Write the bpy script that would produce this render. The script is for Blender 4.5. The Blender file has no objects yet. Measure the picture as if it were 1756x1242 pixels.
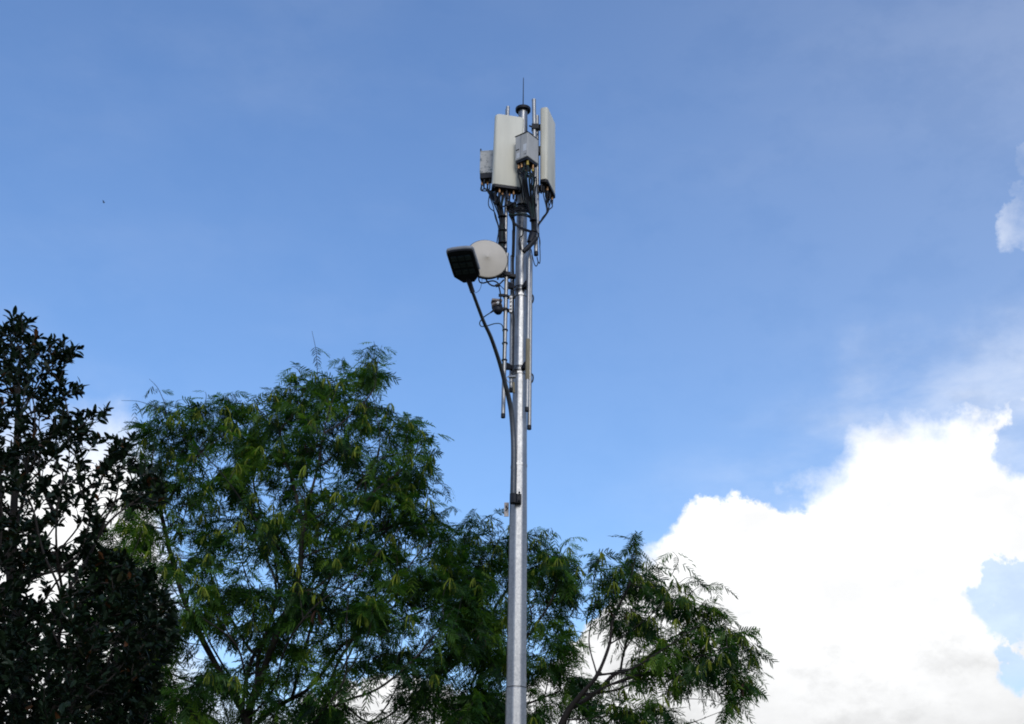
import bpy, math, random
import numpy as np
from mathutils import Vector

# ------------------------------------------------------------------ camera, sky, sun, exposure
sc = bpy.context.scene
R = math.radians
FPX, PITCH, ROLL, EYE, DIST = 2412.0, R(26), R(0.84), 1.6, 20.5   # focal length in px of the 1756 px photograph; pole at 20.5 m
_F = np.array([0, math.cos(PITCH), math.sin(PITCH)]); _R0 = np.array([1.0, 0, 0]); _U0 = np.cross(_R0, _F)
_R = math.cos(ROLL) * _R0 + math.sin(ROLL) * _U0
_U = -math.sin(ROLL) * _R0 + math.cos(ROLL) * _U0
CAM = np.array([0, 0, EYE])

def ray(px, py):
    return _F * FPX + _R * (px - 878.0) + _U * (621.0 - py)
def at(px, py, Y):                       # the point of a sight line at the depth Y (metres north of the camera)
    d = ray(px, py); return CAM + d * (Y / d[1])
def P(px, py, dy=0.0):                   # the same, depth counted from the pole
    return at(px, py, DIST + dy)
def ppm(p):                              # photograph pixels per metre at a point
    return FPX / float(np.dot(np.asarray(p) - CAM, _F))
def azel(px, py):
    d = ray(px, py); d = d / np.linalg.norm(d)
    return math.atan2(d[0], d[1]), math.asin(d[2])

cam_d = bpy.data.cameras.new('camera'); cam = bpy.data.objects.new('camera', cam_d)
sc.collection.objects.link(cam); sc.camera = cam
cam_d.sensor_width = 36.0; cam_d.lens = 36.0 * FPX / 1756.0
cam_d.clip_start = 0.1; cam_d.clip_end = 6000
from mathutils import Matrix
cam.matrix_world = Matrix(((_R[0], _U[0], -_F[0], 0), (_R[1], _U[1], -_F[1], 0), (_R[2], _U[2], -_F[2], EYE), (0, 0, 0, 1)))

SUN_AZ, SUN_EL = R(169), R(31)           # clockwise from +Y: veiled sun behind the camera, to the right
w = bpy.data.worlds.new('World'); sc.world = w; w.use_nodes = True
nt = w.node_tree; nt.nodes.clear(); L = nt.links

class N:                                  # small node-graph calculator
    def __init__(s, tree): s.t = tree
    def new(s, t, **k):
        n = s.t.nodes.new(t)
        for a, b in k.items(): setattr(n, a, b)
        return n
    def put(s, sock, v):
        if hasattr(v, 'is_linked') or isinstance(v, bpy.types.NodeSocket): s.t.links.new(v, sock)
        else: sock.default_value = v
    def m(s, op, a, b=0.0, c=0.0, clamp=False):
        n = s.new('ShaderNodeMath', operation=op, use_clamp=clamp)
        s.put(n.inputs[0], a); s.put(n.inputs[1], b); s.put(n.inputs[2], c); return n.outputs[0]
    def smooth(s, v, lo, hi, a=0.0, b=1.0):
        n = s.new('ShaderNodeMapRange', interpolation_type='SMOOTHSTEP')
        for i, q in enumerate((v, lo, hi, a, b)): s.put(n.inputs[i], q)
        return n.outputs[0]
    def noise(s, vec, scale, detail=4, rough=0.5, lac=2.0):
        n = s.new('ShaderNodeTexNoise'); s.put(n.inputs['Vector'], vec)
        n.inputs['Scale'].default_value = scale; n.inputs['Detail'].default_value = detail
        n.inputs['Roughness'].default_value = rough; n.inputs['Lacunarity'].default_value = lac
        return n.outputs[0]
    def scale(s, vec, v):
        n = s.new('ShaderNodeMapping'); s.put(n.inputs['Vector'], vec); n.inputs['Scale'].default_value = v; return n.outputs[0]
    def mixc(s, f, a, b):
        n = s.new('ShaderNodeMix', data_type='RGBA')
        s.put(n.inputs[0], f); s.put(n.inputs[6], a); s.put(n.inputs[7], b); return n.outputs[2]

g = N(nt)
sky = g.new('ShaderNodeTexSky', sky_type='NISHITA', sun_disc=False)
sky.sun_elevation = SUN_EL; sky.sun_rotation = SUN_AZ
sky.altitude = 0; sky.air_density = 1.15; sky.dust_density = 0.3; sky.ozone_density = 2.0
SKY_STRENGTH = 0.147
tc = g.new('ShaderNodeTexCoord'); dirv = tc.outputs['Generated']
sep = g.new('ShaderNodeSeparateXYZ'); L.new(dirv, sep.inputs[0])
az0 = g.m('ARCTAN2', sep.outputs[0], sep.outputs[1]); el0 = g.m('ARCSINE', sep.outputs[2])
n_a = g.noise(dirv, 13, 9, 0.58); n_b = g.noise(g.scale(dirv, (1.3, 1.3, 1.3)), 11, 9, 0.6)
n_c = g.noise(dirv, 46, 6, 0.6); n_l = g.noise(dirv, 5.3, 3, 0.5); n_d = g.noise(dirv, 120, 4, 0.6)
az = g.m('ADD', az0, g.m('MULTIPLY', g.m('SUBTRACT', n_a, 0.5), 0.055))
el = g.m('ADD', g.m('ADD', el0, g.m('MULTIPLY', g.m('SUBTRACT', n_b, 0.5), 0.055)), g.m('ADD', g.m('MULTIPLY', g.m('SUBTRACT', n_c, 0.5), 0.034), g.m('MULTIPLY', g.m('SUBTRACT', n_d, 0.5), 0.010)))
# the height of the cumulus bank along the horizon
TOP = [(-150, 700), (-50, 735), (60, 745), (150, 735), (210, 740), (245, 800), (275, 920), (300, 1060), (360, 1190), (520, 1200), (620, 1168),
       (700, 1150), (780, 1170), (860, 1190), (940, 1150), (1000, 1060), (1060, 995), (1110, 946), (1160, 893), (1210, 858), (1290, 855),
       (1380, 848), (1425, 832), (1450, 780), (1474, 738), (1540, 733), (1620, 716), (1700, 700), (1756, 690), (1900, 640)]
fc = g.new('ShaderNodeFloatCurve'); HALF = R(30)
cm = fc.mapping; cv = cm.curves[0]
pts = [((a / HALF + 1) / 2, e / R(60)) for a, e in (azel(*q) for q in TOP)]
pts = [(0.0, pts[0][1] + 0.01)] + pts + [(1.0, pts[-1][1])]
cv.points[0].location = pts[0]; cv.points[1].location = pts[-1]
for q in pts[1:-1]: cv.points.new(*q)
for q in cv.points: q.handle_type = 'AUTO'
cm.update()
L.new(g.m('ADD', g.m('MULTIPLY', az, 0.5 / HALF), 0.5, clamp=True), fc.inputs['Value'])
top_in = g.m('MULTIPLY', fc.outputs[0], R(60))
n_ring = g.noise(g.scale(dirv, (1, 1, 0.2)), 2.3, 2, 0.5)
top_out = g.m('ADD', R(0), g.m('MULTIPLY', n_ring, R(28)))
far_az = g.smooth(g.m('ABSOLUTE', az0), R(25), R(31))
top = g.m('ADD', g.m('MULTIPLY', top_in, g.m('SUBTRACT', 1.0, far_az)), g.m('MULTIPLY', top_out, far_az))
soft = g.m('ADD', g.smooth(n_l, 0.42, 0.60, 0.003, 0.026), g.smooth(az0, R(-9), R(-14), 0.0, 0.04))
bank = g.smooth(g.m('SUBTRACT', top, el), g.m('MULTIPLY', soft, -1.0), soft)
def blob(px, py, rx, ry, s=0.25):
    a, e = azel(px, py); k = 1 / FPX
    dx = g.m('DIVIDE', g.m('SUBTRACT', az, a), rx * k * 1.05); dy = g.m('DIVIDE', g.m('SUBTRACT', el, e), ry * k * 0.98)
    r2 = g.m('ADD', g.m('MULTIPLY', dx, dx), g.m('MULTIPLY', dy, dy))
    r2 = g.m('ADD', r2, g.m('ADD', g.m('MULTIPLY', g.m('SUBTRACT', n_c, 0.5), 2.6), g.m('MULTIPLY', g.m('SUBTRACT', n_d, 0.5), 1.2)))
    return g.smooth(r2, 1 - s, 1 + s, 1.0, 0.0)
gaps = g.m('MAXIMUM', g.m('MAXIMUM', blob(1744, 768, 46, 62, 0.5), blob(1754, 1034, 58, 58, 0.5)), blob(1760, 1140, 34, 38, 0.5))
bank = g.m('MULTIPLY', bank, g.m('SUBTRACT', 1.0, g.m('MULTIPLY', gaps, 0.74)))
puffs = g.m('MAXIMUM', blob(1752, 385, 36, 46, 0.6), blob(1764, 290, 30, 36, 0.6))
bank = g.m('MAXIMUM', bank, g.m('MULTIPLY', puffs, g.smooth(n_b, 0.35, 0.65, 0.15, 0.5)))
# thin high veil
wisp = g.noise(g.scale(dirv, (1.0, 0.6, 2.6)), 4.2, 7, 0.56)
veil = g.m('ADD', 0.035, g.m('MULTIPLY', g.smooth(wisp, 0.44, 0.80), 0.045))
veil = g.m('ADD', veil, g.m('MULTIPLY', g.smooth(az0, R(-6), R(30)), 0.085))
halo = g.m('MULTIPLY', g.smooth(g.m('SUBTRACT', top, el), -0.085, 0.0), g.m('MULTIPLY', g.smooth(wisp, 0.38, 0.62), g.smooth(az0, R(6), R(18), 0.05, 0.36)))
cover = g.m('MAXIMUM', bank, g.m('ADD', veil, halo), clamp=True)
# inside of the clouds: white heads, greyer bases
n_sh = g.noise(g.scale(dirv, (1, 1, 1.8)), 8, 8, 0.6)
base_dark = g.smooth(g.m('ADD', el0, g.m('MULTIPLY', g.m('SUBTRACT', n_sh, 0.5), R(14))), R(8), R(18), 0.64, 0.93)
n_fold = g.noise(g.scale(dirv, (1, 1, 1.5)), 19, 9, 0.62)
base_dark = g.m('MULTIPLY', base_dark, g.smooth(n_fold, 0.34, 0.56, 0.84, 1.0))
hs = g.new('ShaderNodeHueSaturation'); hs.inputs['Saturation'].default_value = 1.235; hs.inputs['Hue'].default_value = 0.509; L.new(sky.outputs[0], hs.inputs['Color'])   # the camera's colour rendering
bg_sky = g.new('ShaderNodeBackground'); L.new(hs.outputs[0], bg_sky.inputs[0]); bg_sky.inputs[1].default_value = SKY_STRENGTH
bg_cl = g.new('ShaderNodeBackground'); bg_cl.inputs[0].default_value = (0.985, 0.992, 1.0, 1); L.new(base_dark, bg_cl.inputs[1])
mx = g.new('ShaderNodeMixShader'); L.new(cover, mx.inputs[0]); L.new(bg_sky.outputs[0], mx.inputs[1]); L.new(bg_cl.outputs[0], mx.inputs[2])
wo = g.new('ShaderNodeOutputWorld'); L.new(mx.outputs[0], wo.inputs[0])

sun_d = bpy.data.lights.new('sun', 'SUN'); sun = bpy.data.objects.new('sun', sun_d); sc.collection.objects.link(sun)
sun_d.energy = 1.15; sun_d.angle = R(20); sun_d.color = (1.0, 0.955, 0.88)
sdir = Vector((math.sin(SUN_AZ) * math.cos(SUN_EL), math.cos(SUN_AZ) * math.cos(SUN_EL), math.sin(SUN_EL)))
sun.rotation_euler = sdir.to_track_quat('Z', 'Y').to_euler(); sun.location = (6, -12, 14)

sc.view_settings.view_transform = 'Standard'; sc.view_settings.look = 'None'
sc.view_settings.exposure = 0.35; sc.view_settings.gamma = 1.0; sc.view_settings.use_curve_mapping = False
sc.render.film_transparent = False
sc.cycles.max_bounces = 8; sc.cycles.transparent_max_bounces = 8
sc.cycles.filter_width = 1.9

# ------------------------------------------------------------------ materials
MATS = {}
def mat(name, base, rough=0.5, metal=0.0, spec=0.5, noise=None, bump=None, build=None):
    m = bpy.data.materials.new(name); m.use_nodes = True; t = m.node_tree; n = N(t)
    b = t.nodes['Principled BSDF']; b.inputs['Base Color'].default_value = (*base, 1); b.inputs['Roughness'].default_value = rough
    b.inputs['Metallic'].default_value = metal; b.inputs['Specular IOR Level'].default_value = spec
    co = n.new('ShaderNodeTexCoord').outputs['Object']
    if noise:                            # (scale, amount, detail, stretch)
        v = n.scale(co, noise[3]); f = n.noise(v, noise[0], noise[2], 0.6)
        c = n.mixc(n.smooth(f, 0.3, 0.7), tuple(x * (1 - noise[1]) for x in base) + (1,), tuple(min(1, x * (1 + noise[1])) for x in base) + (1,))
        t.links.new(c, b.inputs['Base Color'])
    if bump:                             # (scale, strength, distance)
        bn = n.new('ShaderNodeBump'); bn.inputs['Strength'].default_value = bump[1]; bn.inputs['Distance'].default_value = bump[2]
        t.links.new(n.noise(co, bump[0], 5, 0.6), bn.inputs['Height']); t.links.new(bn.outputs[0], b.inputs['Normal'])
    if build: build(n, t, b, co)
    MATS[name] = m; return m

def galvanised(dark, light, r0, r1):
    def f(n, t, b, co):
        vo = n.new('ShaderNodeTexVoronoi'); vo.inputs['Scale'].default_value = 42; t.links.new(co, vo.inputs['Vector'])
        sp = n.new('ShaderNodeSeparateColor'); t.links.new(vo.outputs['Color'], sp.inputs[0])
        streak = n.noise(n.scale(co, (14, 14, 0.7)), 1.0, 6, 0.65); cloud = n.noise(co, 2.6, 6, 0.62); fine = n.noise(n.scale(co, (30, 30, 9)), 1.0, 5, 0.6)
        k = n.m('ADD', n.m('ADD', n.m('MULTIPLY', sp.outputs[0], 0.14), n.m('MULTIPLY', streak, 0.38)), n.m('MULTIPLY', cloud, 0.5))
        k = n.smooth(k, 0.28, 0.88)
        t.links.new(n.mixc(k, (*dark, 1), (*light, 1)), b.inputs['Base Color'])
        t.links.new(n.smooth(n.m('ADD', n.m('ADD', n.m('MULTIPLY', sp.outputs[1], 0.12), n.m('MULTIPLY', fine, 0.28)), n.m('ADD', n.m('MULTIPLY', streak, 0.3), n.m('MULTIPLY', cloud, 0.3))), 0.3, 0.7, r0, r1), b.inputs['Roughness'])
        bn = n.new('ShaderNodeBump'); bn.inputs['Strength'].default_value = 0.03; bn.inputs['Distance'].default_value = 0.003
        t.links.new(n.m('ADD', fine, n.m('MULTIPLY', cloud, 0.6)), bn.inputs['Height']); t.links.new(bn.outputs[0], b.inputs['Normal'])
    return f
mat('galvanised', (0.6, 0.62, 0.64), 0.4, 0.9, build=galvanised((0.215, 0.22, 0.23), (0.42, 0.422, 0.42), 0.38, 0.52))
mat('pipe_zinc', (0.6, 0.6, 0.6), 0.4, 0.85, build=galvanised((0.27, 0.27, 0.27), (0.42, 0.415, 0.40), 0.42, 0.54))
mat('arm_zinc', (0.2, 0.2, 0.2), 0.5, 0.5, build=galvanised((0.055, 0.062, 0.075), (0.11, 0.12, 0.13), 0.36, 0.55))
mat('dark_steel', (0.010, 0.011, 0.016), 0.6, 0.1, spec=0.3, noise=(9, 0.4, 4, (1, 1, 1)))
mat('black_plastic', (0.007, 0.008, 0.012), 0.55, spec=0.3, noise=(6, 0.4, 4, (1, 1, 1)))
mat('cable_black', (0.006, 0.008, 0.013), 0.6, spec=0.25, noise=(14, 0.5, 3, (1, 1, 1)))
mat('cable_green', (0.005, 0.024, 0.022), 0.55, spec=0.3, noise=(14, 0.5, 3, (1, 1, 1)))
mat('radome', (0.63, 0.605, 0.505), 0.5, spec=0.3, noise=(2.2, 0.11, 8, (1, 1, 0.22)))
mat('dish_white', (0.52, 0.47, 0.40), 0.55, spec=0.3, noise=(4, 0.05, 6, (1, 1, 1)))
mat('box_grey', (0.40, 0.395, 0.375), 0.5, noise=(6, 0.10, 6, (1, 1, 0.4)))
mat('label_white', (0.56, 0.57, 0.58), 0.5, noise=(20, 0.05, 3, (1, 1, 1)))
def peeled(n, t, b, co):
    a = n.noise(n.scale(co, (1, 1, 1.6)), 9, 8, 0.72); c = n.noise(co, 34, 4, 0.6)
    k = n.smooth(n.m('ADD', n.m('MULTIPLY', a, 0.75), n.m('MULTIPLY', c, 0.25)), 0.43, 0.50)
    t.links.new(n.mixc(k, (0.15, 0.172, 0.175, 1), (0.44, 0.44, 0.43, 1)), b.inputs['Base Color'])
mat('peeled_paint', (0.3, 0.3, 0.3), 0.7, bump=(40, 0.4, 0.004), build=peeled)
mat('brass', (0.30, 0.16, 0.07), 0.45, 0.5, noise=(20, 0.3, 3, (1, 1, 1)))
mat('yellow_tape', (0.42, 0.30, 0.03), 0.5, noise=(20, 0.2, 3, (1, 1, 1)))
mat('brown_tape', (0.21, 0.18, 0.115), 0.75, noise=(10, 0.2, 5, (1, 1, 0.3)), bump=(60, 0.4, 0.003))
mat('brown_radio', (0.20, 0.165, 0.15), 0.6, noise=(18, 0.4, 5, (1, 1, 1)))
mat('rim_grey', (0.23, 0.24, 0.26), 0.4, noise=(8, 0.15, 4, (1, 1, 1)))
mat('lamp_black', (0.008, 0.009, 0.014), 0.5, spec=0.3, noise=(5, 0.3, 4, (1, 1, 1)))
mat('led_glass', (0.006, 0.020, 0.026), 0.3, noise=(30, 0.4, 2, (1, 1, 1)))
mat('led_chip', (0.022, 0.030, 0.030), 0.4)
mat('plate_pink', (0.42, 0.37, 0.35), 0.6, noise=(30, 0.3, 4, (1, 1, 1)))
mat('feather', (0.02, 0.02, 0.022), 0.8, noise=(5, 0.3, 2, (1, 1, 1)))
def ground_mat(n, t, b, co):
    a = n.noise(co, 0.6, 8, 0.6); c = n.noise(co, 18, 6, 0.7)
    col = n.mixc(n.smooth(a, 0.4, 0.6), (0.045, 0.065, 0.02, 1), (0.11, 0.09, 0.06, 1))
    t.links.new(n.mixc(n.m('MULTIPLY', c, 0.6), col, (0.03, 0.045, 0.015, 1)), b.inputs['Base Color'])
mat('ground', (0.07, 0.07, 0.04), 0.95, bump=(25, 0.5, 0.03), build=ground_mat)
mat('asphalt', (0.05, 0.05, 0.052), 0.9, noise=(7, 0.25, 8, (1, 1, 1)), bump=(160, 0.4, 0.004))
mat('kerb', (0.30, 0.29, 0.27), 0.85, noise=(5, 0.2, 7, (1, 1, 1)), bump=(70, 0.3, 0.004))
mat('paint_white', (0.7, 0.7, 0.68), 0.7, noise=(12, 0.15, 6, (1, 1, 1)))
mat('bark', (0.018, 0.014, 0.012), 0.9, noise=(9, 0.35, 7, (1, 1, 0.25)), bump=(30, 0.6, 0.01))
mat('bark_dark', (0.022, 0.017, 0.014), 0.9, noise=(9, 0.35, 7, (1, 1, 0.25)), bump=(30, 0.6, 0.01))

def leaf_mat(name, stops, trans, rough=0.45, tcol=1.6):
    m = bpy.data.materials.new(name); m.use_nodes = True; t = m.node_tree; n = N(t); b = t.nodes['Principled BSDF']
    at_ = n.new('ShaderNodeAttribute', attribute_name='tint')
    oi = n.new('ShaderNodeObjectInfo')
    cr = n.new('ShaderNodeValToRGB'); e = cr.color_ramp.elements
    e[0].position = stops[0][0]; e[0].color = (*stops[0][1], 1); e[1].position = stops[-1][0]; e[1].color = (*stops[-1][1], 1)
    for p, c in stops[1:-1]: q = e.new(p); q.color = (*c, 1)
    t.links.new(at_.outputs['Fac'], cr.inputs[0]); t.links.new(cr.outputs[0], b.inputs['Base Color'])
    b.inputs['Roughness'].default_value = rough; b.inputs['Specular IOR Level'].default_value = 0.22
    tr = n.new('ShaderNodeBsdfTranslucent'); mu = n.new('ShaderNodeMix', data_type='RGBA', blend_type='MULTIPLY'); mu.inputs[0].default_value = 1
    t.links.new(cr.outputs[0], mu.inputs[6]); mu.inputs[7].default_value = (tcol, tcol * 1.15, tcol * 0.45, 1); t.links.new(mu.outputs[2], tr.inputs[0])
    mxs = n.new('ShaderNodeMixShader'); mxs.inputs[0].default_value = trans
    t.links.new(b.outputs[0], mxs.inputs[1]); t.links.new(tr.outputs[0], mxs.inputs[2]); t.links.new(mxs.outputs[0], t.nodes['Material Output'].inputs[0])
    MATS[name] = m
leaf_mat('feather_leaf', [(0.0, (0.005, 0.019, 0.010)), (0.40, (0.021, 0.062, 0.014)), (0.70, (0.058, 0.132, 0.016)), (1.0, (0.130, 0.215, 0.020))], 0.38)
leaf_mat('pod_green', [(0.0, (0.10, 0.15, 0.016)), (0.6, (0.21, 0.27, 0.026)), (0.97, (0.32, 0.34, 0.04)), (1.0, (0.06, 0.03, 0.02))], 0.3)
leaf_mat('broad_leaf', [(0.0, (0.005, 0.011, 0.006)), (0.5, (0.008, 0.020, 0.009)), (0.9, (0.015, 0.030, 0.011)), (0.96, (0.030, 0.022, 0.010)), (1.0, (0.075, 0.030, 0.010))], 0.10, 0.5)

# ------------------------------------------------------------------ mesh helpers
COL = sc.collection
def unit(v): v = np.asarray(v, float); return v / (np.linalg.norm(v) + 1e-12)
def spline(pts, k=6):
    p = [np.asarray(q, float) for q in pts]
    if len(p) < 3: return p
    e = [2 * p[0] - p[1]] + p + [2 * p[-1] - p[-2]]; out = []
    for i in range(1, len(e) - 2):
        for j in range(k):
            u = j / k; a, b, c, d = e[i - 1:i + 3]
            out.append(0.5 * (2 * b + (c - a) * u + (2 * a - 5 * b + 4 * c - d) * u * u + (3 * b - a - 3 * c + d) * u ** 3))
    return out + [p[-1]]
class MB:
    def __init__(s): s.v = []; s.f = []
    def add(s, vs, fs):
        o = len(s.v); s.v += [tuple(q) for q in vs]; s.f += [tuple(i + o for i in f) for f in fs]; return s
    def box(s, c, ax, half):             # centre, three axes, half sizes
        c = np.asarray(c, float); a = [np.asarray(q, float) * h for q, h in zip(ax, half)]
        vs = [c + x * a[0] + y * a[1] + z * a[2] for z in (-1, 1) for y in (-1, 1) for x in (-1, 1)]
        fs = [(0, 2, 3, 1), (4, 5, 7, 6), (0, 1, 5, 4), (2, 6, 7, 3), (0, 4, 6, 2), (1, 3, 7, 5)]
        if np.dot(np.cross(ax[0], ax[1]), ax[2]) < 0: fs = [f[::-1] for f in fs]
        return s.add(vs, fs)
    def tube(s, pts, r, n=8, phase=0.0, cap=True):
        p = [np.asarray(q, float) for q in pts]; m = len(p); rr = [r] * m if np.isscalar(r) else list(r)
        if len(rr) != m: rr = list(np.interp(np.linspace(0, 1, m), np.linspace(0, 1, len(rr)), rr))
        t0 = unit(p[1] - p[0]); ref = np.array([0, 1, 0.]) if abs(t0[2]) > 0.8 else np.array([0, 0, 1.])
        u = unit(ref - np.dot(ref, t0) * t0); vs = []; fs = []
        for i in range(m):
            t = unit(p[min(i + 1, m - 1)] - p[max(i - 1, 0)]); u = unit(u - np.dot(u, t) * t); w_ = np.cross(t, u)
            for k in range(n):
                a = 2 * math.pi * k / n + phase; vs.append(p[i] + rr[i] * (math.cos(a) * u + math.sin(a) * w_))
        for i in range(m - 1):
            for k in range(n):
                a = i * n + k; b = i * n + (k + 1) % n; fs.append((a, b, b + n, a + n))
        if cap: fs.append(tuple(range(n))[::-1]); fs.append(tuple((m - 1) * n + k for k in range(n)))
        return s.add(vs, fs)
    def lathe(s, o, axis, prof, n=24, up=(0, 0, 1)):   # prof: (radius, height along the axis)
        ax = unit(axis); ref = np.asarray(up, float) if abs(np.dot(ax, up)) < 0.9 else np.array([1., 0, 0]); u = unit(np.cross(ref, ax)); v = np.cross(ax, u); o = np.asarray(o, float)
        vs = []; fs = []
        for r, h in prof:
            for k in range(n):
                a = 2 * math.pi * k / n; vs.append(o + ax * h + max(r, 1e-4) * (math.cos(a) * u + math.sin(a) * v))
        for i in range(len(prof) - 1):
            for k in range(n):
                a = i * n + k; b = i * n + (k + 1) % n; fs.append((a, b, b + n, a + n))
        fs.append(tuple(range(n))[::-1]); fs.append(tuple((len(prof) - 1) * n + k for k in range(n)))
        return s.add(vs, fs)
    def prism(s, outline, o, ex, ey, ez, h0, h1, inset=0.0):   # outline in (x, y); extruded h0..h1 along ez
        o = np.asarray(o, float); ex, ey, ez = (np.asarray(q, float) for q in (ex, ey, ez)); n = len(outline)
        cx = sum(q[0] for q in outline) / n; cy = sum(q[1] for q in outline) / n
        lv = [(h0, 0), (h1, 0)] if not inset else [(h0, inset), (h0 + inset, 0), (h1 - inset, 0), (h1, inset)]
        vs = []; fs = []
        for h, ins in lv:
            for x, y in outline:
                d = math.hypot(x - cx, y - cy) or 1; k = max(0, 1 - ins / d)
                vs.append(o + ex * (cx + (x - cx) * k) + ey * (cy + (y - cy) * k) + ez * h)
        for i in range(len(lv) - 1):
            for k in range(n):
                a = i * n + k; b = i * n + (k + 1) % n; fs.append((a, b, b + n, a + n))
        fs.append(tuple(range(n))[::-1]); fs.append(tuple((len(lv) - 1) * n + k for k in range(n)))
        return s.add(vs, fs)
    def build(s, name, m, parent=None, smooth=0.0, bevel=0.0, origin=None):
        o0 = np.zeros(3) if parent is None else np.array(WORLD[parent.name])
        if parent is None and origin is not None: o0 = np.asarray(origin, float)
        me = bpy.data.meshes.new(name); me.from_pydata([tuple(np.asarray(q) - o0) for q in s.v], [], s.f); me.update()
        import bmesh
        bm = bmesh.new(); bm.from_mesh(me); bmesh.ops.recalc_face_normals(bm, faces=bm.faces); bm.to_mesh(me); bm.free()
        me.materials.append(MATS[m])
        if smooth:
            me.polygons.foreach_set('use_smooth', [True] * len(me.polygons)); me.set_sharp_from_angle(angle=R(smooth))
        ob = bpy.data.objects.new(name, me); COL.objects.link(ob)
        if parent is not None: ob.parent = parent; WORLD[ob.name] = tuple(o0)
        else: ob.location = o0; WORLD[ob.name] = tuple(o0)
        if bevel:
            b = ob.modifiers.new('bevel', 'BEVEL'); b.width = bevel; b.segments = 2; b.limit_method = 'ANGLE'; b.angle_limit = R(40)
        return ob
WORLD = {}
def tag(o, label=None, cat=None, group=None, kind=None):
    for k, v in (('label', label), ('category', cat), ('group', group), ('kind', kind)):
        if v: o[k] = v
    return o
def thing(name, label, cat, loc, group=None):
    o = bpy.data.objects.new(name, None); COL.objects.link(o); o.location = tuple(float(q) for q in loc); o.empty_display_size = 0.1
    WORLD[o.name] = tuple(float(q) for q in loc); return tag(o, label, cat, group)
Z = np.array([0, 0, 1.0])
def yawed(a):                            # outward normal and the direction to the right seen from the front; 0 faces the camera
    a = R(a); return np.array([math.sin(a), -math.cos(a), 0]), np.array([math.cos(a), math.sin(a), 0])

# ------------------------------------------------------------------ ground
gm = MB(); gm.add([(-1500, -1500, 0), (1500, -1500, 0), (1500, 1500, 0), (-1500, 1500, 0)], [(0, 1, 2, 3)])
tag(gm.build('ground', 'ground'), kind='structure')
rm = MB(); rm.add([(-300, -7, 0.004), (300, -7, 0.004), (300, 6, 0.004), (-300, 6, 0.004)], [(0, 1, 2, 3)])
tag(rm.build('road', 'asphalt'), kind='structure')
km = MB(); km.box((0, 6.1, 0.06), ((1, 0, 0), (0, 1, 0), (0, 0, 1)), (300, 0.1, 0.07))
tag(km.build('kerb', 'kerb', bevel=0.015), kind='structure')

# ------------------------------------------------------------------ telecom pole
PX = 0.131; PC = np.array([PX, DIST, 0.0])
def z_of(py): return float(P(890, py)[2])
def r_of(px_w, py):
    p = P(890, py); return px_w / 2 / ppm(p) / 0.945
prof = [(1242, 37.0), (1181.5, 35.6), (1180, 34.9), (900, 30.6), (690, 25.0), (560, 22.2), (500, 20.4), (430, 18.4), (330, 16.4), (200, 15.0)]
zs = [(z_of(y), r_of(wd, y)) for y, wd in prof]
r0 = zs[0][1] + (zs[0][1] - zs[3][1]) / (zs[3][0] - zs[0][0]) * zs[0][0] * 0.9
pole = thing('telecom_pole', 'tall tapered galvanised octagonal steel pole carrying the antennas and the street light', 'pole', (PX, DIST, 0))
def ring(m, z, r): m.v += [(PX + r * math.sin(R(3.5 + 22.5 + 45 * k)), DIST - r * math.cos(R(3.5 + 22.5 + 45 * k)), z) for k in range(8)]
def shaft(levels, name):
    m = MB()
    for z, r in levels: ring(m, z, r)
    for i in range(len(levels) - 1):
        for k in range(8): a = i * 8 + k; b = i * 8 + (k + 1) % 8; m.f.append((a, b, b + 8, a + 8))
    m.f.append(tuple(range(8))); m.f.append(tuple((len(levels) - 1) * 8 + k for k in range(8)))
    return m.build(name, 'galvanised', pole, bevel=0.018)
shaft([(0.02, r0), (zs[0][0], zs[0][1]), zs[1]], 'shaft_section')
shaft([(zs[1][0] - 0.2, zs[2][1])] + zs[3:7], 'shaft_section')
zt = zs[-1][0]
up = MB(); up.tube([(PX, DIST, zs[6][0] - 0.05), (PX, DIST, z_of(430)), (PX, DIST, z_of(330)), (PX, DIST, z_of(186))], [zs[6][1] * 0.97, zs[7][1], zs[8][1], zs[9][1] * 0.98], 20)
up.build('shaft_section', 'galvanised', pole, smooth=40)
for y, dr in ((1180.5, 0.004), (509, 0.012), (643, 0.010), (800, 0.003)):
    z = z_of(y); r = np.interp(z, [q[0] for q in zs], [q[1] for q in zs])
    m = MB(); a = [(z - 0.018, r + dr), (z + 0.018, r + dr * 0.9)] if y < 1000 else [(z - 0.004, r + dr), (z + 0.004, r + dr)]
    for q in a: ring(m, *q)
    for k in range(8): m.f.append((k, (k + 1) % 8, (k + 1) % 8 + 8, k + 8))
    m.f.append(tuple(range(8))); m.f.append(tuple(range(8, 16)))
    m.build('weld_band', 'galvanised' if y < 1000 else 'dark_steel', pole)
m = MB(); m.lathe((PX, DIST, z_of(189)), (0, 0, 1), [(0.120, -0.03), (0.134, -0.022), (0.136, 0.028), (0.128, 0.034)], 32); m.build('top_flange', 'dark_steel', pole, smooth=35)
for k in range(6):
    a = R(60 * k + 20); m = MB(); m.lathe((PX + 0.108 * math.cos(a), DIST + 0.108 * math.sin(a), z_of(189) - 0.044), (0, 0, 1), [(0.011, 0), (0.011, 0.03)], 6); m.build('bolt', 'dark_steel', pole)
zf = z_of(189) + 0.034
m = MB(); m.lathe((PX, DIST, zf), (0, 0, 1), [(0.02, 0), (0.016, 0.02), (0.010, 0.04), (0.008, 0.3), (0.006, z_of(132.5) - zf - 0.03), (0.0015, z_of(132.5) - zf)], 8)
m.build('lightning_rod', 'dark_steel', pole, smooth=60)
m = MB(); m.box((PX, DIST, 0.012), ((1, 0, 0), (0, 1, 0), (0, 0, 1)), (0.34, 0.34, 0.012)); m.build('base_plate', 'galvanised', pole, bevel=0.004)
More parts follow.
